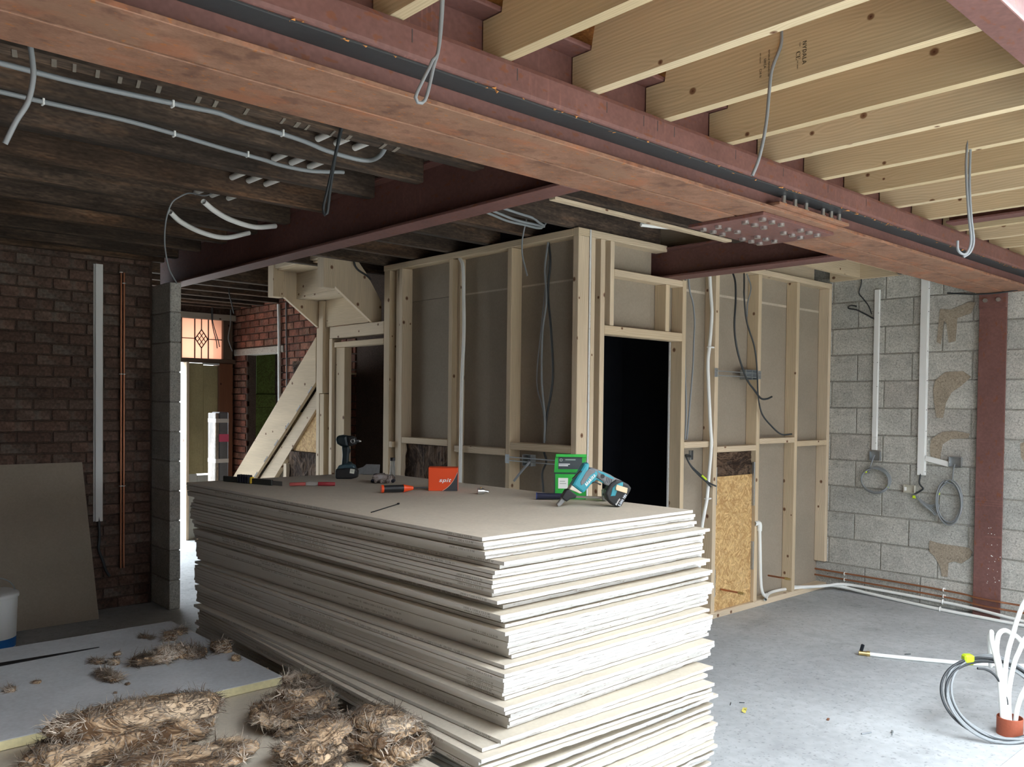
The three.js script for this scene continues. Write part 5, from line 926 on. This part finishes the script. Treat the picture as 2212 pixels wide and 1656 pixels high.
{ // green carton with the lid up
  const g = thing('fixings_carton', 'open green carton with raised printed lid behind the screw gun', 'carton', [2.905, TOP, -2.765], undefined, facing);
  const gr = mat({ map: T.speck, color: hex('#2fbf4a'), roughness: .5 }), gd = mat({ map: T.speck, color: hex('#35604a'), roughness: .55 });
  const p = (n, e, m = gr) => { const q = mesh(n, cgeo(e[1] - e[0], e[3] - e[2], e[5] - e[4], .0008), m, g); q.position.set((e[0] + e[1]) / 2, (e[2] + e[3]) / 2, (e[4] + e[5]) / 2); return q; };
  p('front', [-.072, .072, 0, .118, -.002, 0]); p('side', [-.0735, -.0725, 0, .118, -.10, 0], gd); p('side', [.0725, .0735, 0, .118, -.10, 0]); p('rear', [-.072, .072, 0, .118, -.102, -.10], gd); p('base', [-.072, .072, 0, .002, -.10, -.002], gd);
  const lid = mesh('lid', prism([[-.073, .118], [.073, .118], [.083, .196], [.082, .204], [-.066, .206], [-.068, .196]], 'z', -.003, 0), gr, g); lid.position.z = -.10; 
  const f = p('lid_flap', [-.066, .082, .193, .207, -.10, -.088]);
  decal(g, 'printed_panel', .115, .062, .004, .165, -.0993, 0, c => { c.fillStyle = '#3d474c'; c.fillRect(0, 0, 512, 276); c.fillStyle = '#e8ecee'; c.fillRect(10, 190, 200, 22); c.fillRect(10, 160, 240, 18); c.fillStyle = '#8fa39c'; c.fillRect(150, 60, 220, 26); c.strokeStyle = '#c9d3cf'; c.lineWidth = 8; c.beginPath(); c.arc(60, 80, 26, 0, 7); c.stroke(); }, 512, 276);
  decal(g, 'white_label', .046, .05, -.035, .075, .0008, 0, c => { c.fillStyle = '#eef2f0'; c.fillRect(0, 0, 128, 140); c.fillStyle = '#9aa6a2'; c.fillRect(20, 40, 70, 8); c.fillRect(20, 70, 84, 8); }, 128, 140);
}
{ // claw hammer behind the screw gun
  const g = thing('claw_hammer', 'claw hammer with navy handle lying behind the screw gun', 'hammer', [2.885, TOP + .0165, -2.735], undefined, -.80);
  mesh('grip', between(V(-.165, 0, 0), V(-.035, 0, 0), .0155, .0135, 16), navyGrip, g); mesh('end_ring', between(V(-.168, 0, 0), V(-.163, 0, 0), .0165, .0165, 16), plastic('#3a4a86'), g);
  mesh('shaft', between(V(-.035, 0, 0), V(.15, -.003, 0), .006, .006, 10), M.zinc, g);
  const h = mesh('head', prism([[.14, -.012], [.165, -.012], [.168, .03], [.162, .036], [.145, .036], [.138, .03]], 'z', -.045, .03, .003), M.galv, g); mesh('claw', tube([[.152, .004, .03], [.150, .012, .06], [.142, .022, .085]], .006, 14, 8), M.galv, g);
}
{ // orange screwdriver
  const g = thing('screwdriver', 'orange and black screwdriver lying in front of the orange carton', 'screwdriver', [2.43, TOP + .0205, -3.485], undefined, -.36);
  mesh('end_cap', between(V(-.090, 0, 0), V(-.078, 0, 0), .0185, .0205, 18), orange, g); mesh('grip', between(V(-.078, 0, 0), V(.022, 0, 0), .0172, .0182, 18), blackP, g); mesh('collar', between(V(.022, 0, 0), V(.072, 0, 0), .0203, .0095, 18), orange, g); mesh('blade', between(V(.072, 0, 0), V(.15, 0, 0), .0035, .0035, 8), M.black, g);
}
{ // chrome hole-saw arbor
  const g = thing('drill_arbor', 'small chrome drill arbor between the two cartons', 'tool', [2.717, TOP + .014, -3.19], undefined, -.5);
  mesh('drum', between(V(-.02, 0, 0), V(.012, 0, 0), .0145, .0145, 24), M.zinc, g); mesh('stem', between(V(.012, 0, 0), V(.036, -.004, 0), .007, .006, 12), M.zinc, g); mesh('pin', between(V(-.005, .012, 0), V(-.003, .020, 0), .004), M.brass, g);
}
{ const m = mesh('cable_tie', between(V(0, 0, 0), V(.305, 0, 0), .0022, .0022, 6), blackP); m.position.set(1.888, TOP + .003, -2.90); m.rotation.y = .60; const h = mesh('tie_head', cgeo(.014, .007, .008, .001), blackP, m); h.position.set(.305, .001, 0); tag(m, 'black cable tie lying on the tall stack', 'cable tie'); }
{ // insulation saw
  const g = thing('hand_saw', 'sheathed saw with navy grip and yellow ring at the back of the tall stack', 'saw', [2.06, TOP, -4.30], undefined, -1.315);
  const L = (n, m, e, c = .001) => { const q = mesh(n, cgeo(e[1] - e[0], e[3] - e[2], e[5] - e[4], c), m, g); q.position.set((e[0] + e[1]) / 2, (e[2] + e[3]) / 2, (e[4] + e[5]) / 2); };
  L('sheath', plastic('#2f3532', .5), [-.25, -.10, .0, .030, -.008, .008], .003); L('blade_cover', plastic('#3b403d', .45), [-.02, .14, .0, .030, -.006, .006], .002); L('blade', steelBlade, [.14, .215, .002, .026, -.001, .001], .0004);
  const gp = mesh('grip', cgeo(.105, .042, .03, .010), navyGrip, g); gp.position.set(-.08, .021, 0); for (let i = 0; i < 5; i++) { const r = mesh('grip_rib', cgeo(.008, .045, .033, .006), blackP, g); r.position.set(-.12 + i * .02, .0225, 0); }
  L('yellow_ring', plastic('#e6c63a', .5), [-.03, -.014, .0, .036, -.012, .012], .004);
}
{ // pliers
  const g = thing('pliers', 'red-handled pliers lying in front of the impact driver', 'pliers', [2.24, TOP, -4.03], undefined, -.62);
  const a = mesh('handle', tube([[-.10, .01, .01], [-.06, .012, .018], [-.02, .012, .012]], .0095, 20, 10), plastic('#c0605c', .55), g); const b = mesh('handle', tube([[.13, .010, -.004], [.09, .012, .01], [.045, .012, .006]], .0105, 20, 10), redG, g);
  mesh('jaw', prism([[-.02, .004], [.03, .002], [.05, .010], [.045, .020], [.0, .024], [-.02, .018]], 'z', -.008, .012, .002), M.zinc, g);
}
{ // gloves and bottle
  const g = thing('work_gloves', 'crumpled blue-grey work gloves beside the clear bottle', 'gloves', [2.665, TOP, -3.97], undefined, facing);
  const gm = mat({ map: T.wool, color: hex('#c3cae0'), roughness: .9 }), gk = plastic('#191c2b', .8);
  mesh('palm', woolGeo(.055, .024, .035, .014, 4.4), gm, g); for (const [x, z, r] of [[-.055, .02, .5], [-.035, .04, .9], [-.005, .045, 1.5], [.03, .035, 2.0], [.055, .01, 2.7]]) { const f = mesh('finger', new THREE.CapsuleGeometry(.010, .038, 5, 12), z > .03 ? gm : gk, g); f.position.set(x, .012, z); f.rotation.set(Math.PI / 2, 0, r); f.rotation.order = 'YXZ'; f.rotation.y = r; }
  mesh('cuff', woolGeo(.03, .026, .03, .012, 8.1), gk, g).position.set(-.03, .0, -.02);
  const b = thing('clear_bottle', 'small clear bottle with black cap beside the gloves', 'bottle', [2.765, TOP, -4.03]);
  const pts = [[.0, .0], [.016, .0], [.017, .004], [.015, .05], [.0125, .09], [.0125, .115]].map(p => new THREE.Vector2(...p));
  mesh('bottle_body', new THREE.LatheGeometry(pts, 24), new THREE.MeshPhysicalMaterial({ color: hex('#dfe6e6'), roughness: .15, transmission: .85, thickness: 0, side: THREE.DoubleSide }), b); mesh('cap', cyl(.0145, .0145, .018, 20), blackP, b).position.y = .123;
}
{ // scrap of galvanised channel
  const g = thing('metal_offcut', 'bent galvanised offcut at the back of the tall stack beside the impact driver', 'offcut', [2.90, TOP, -4.50], undefined, facing);
  const q = mesh('sheet', prism([[-.09, 0], [.075, .0], [.075, .062], [-.01, .064], [-.03, .045], [-.06, .035]], 'z', -.002, .0, 0), M.galv, g); q.rotation.x = -.35; mesh('lip', cgeo(.10, .002, .035, .0005), M.galv, g).position.set(.03, .0012, .03);
}
renderer.render(scene, camera);
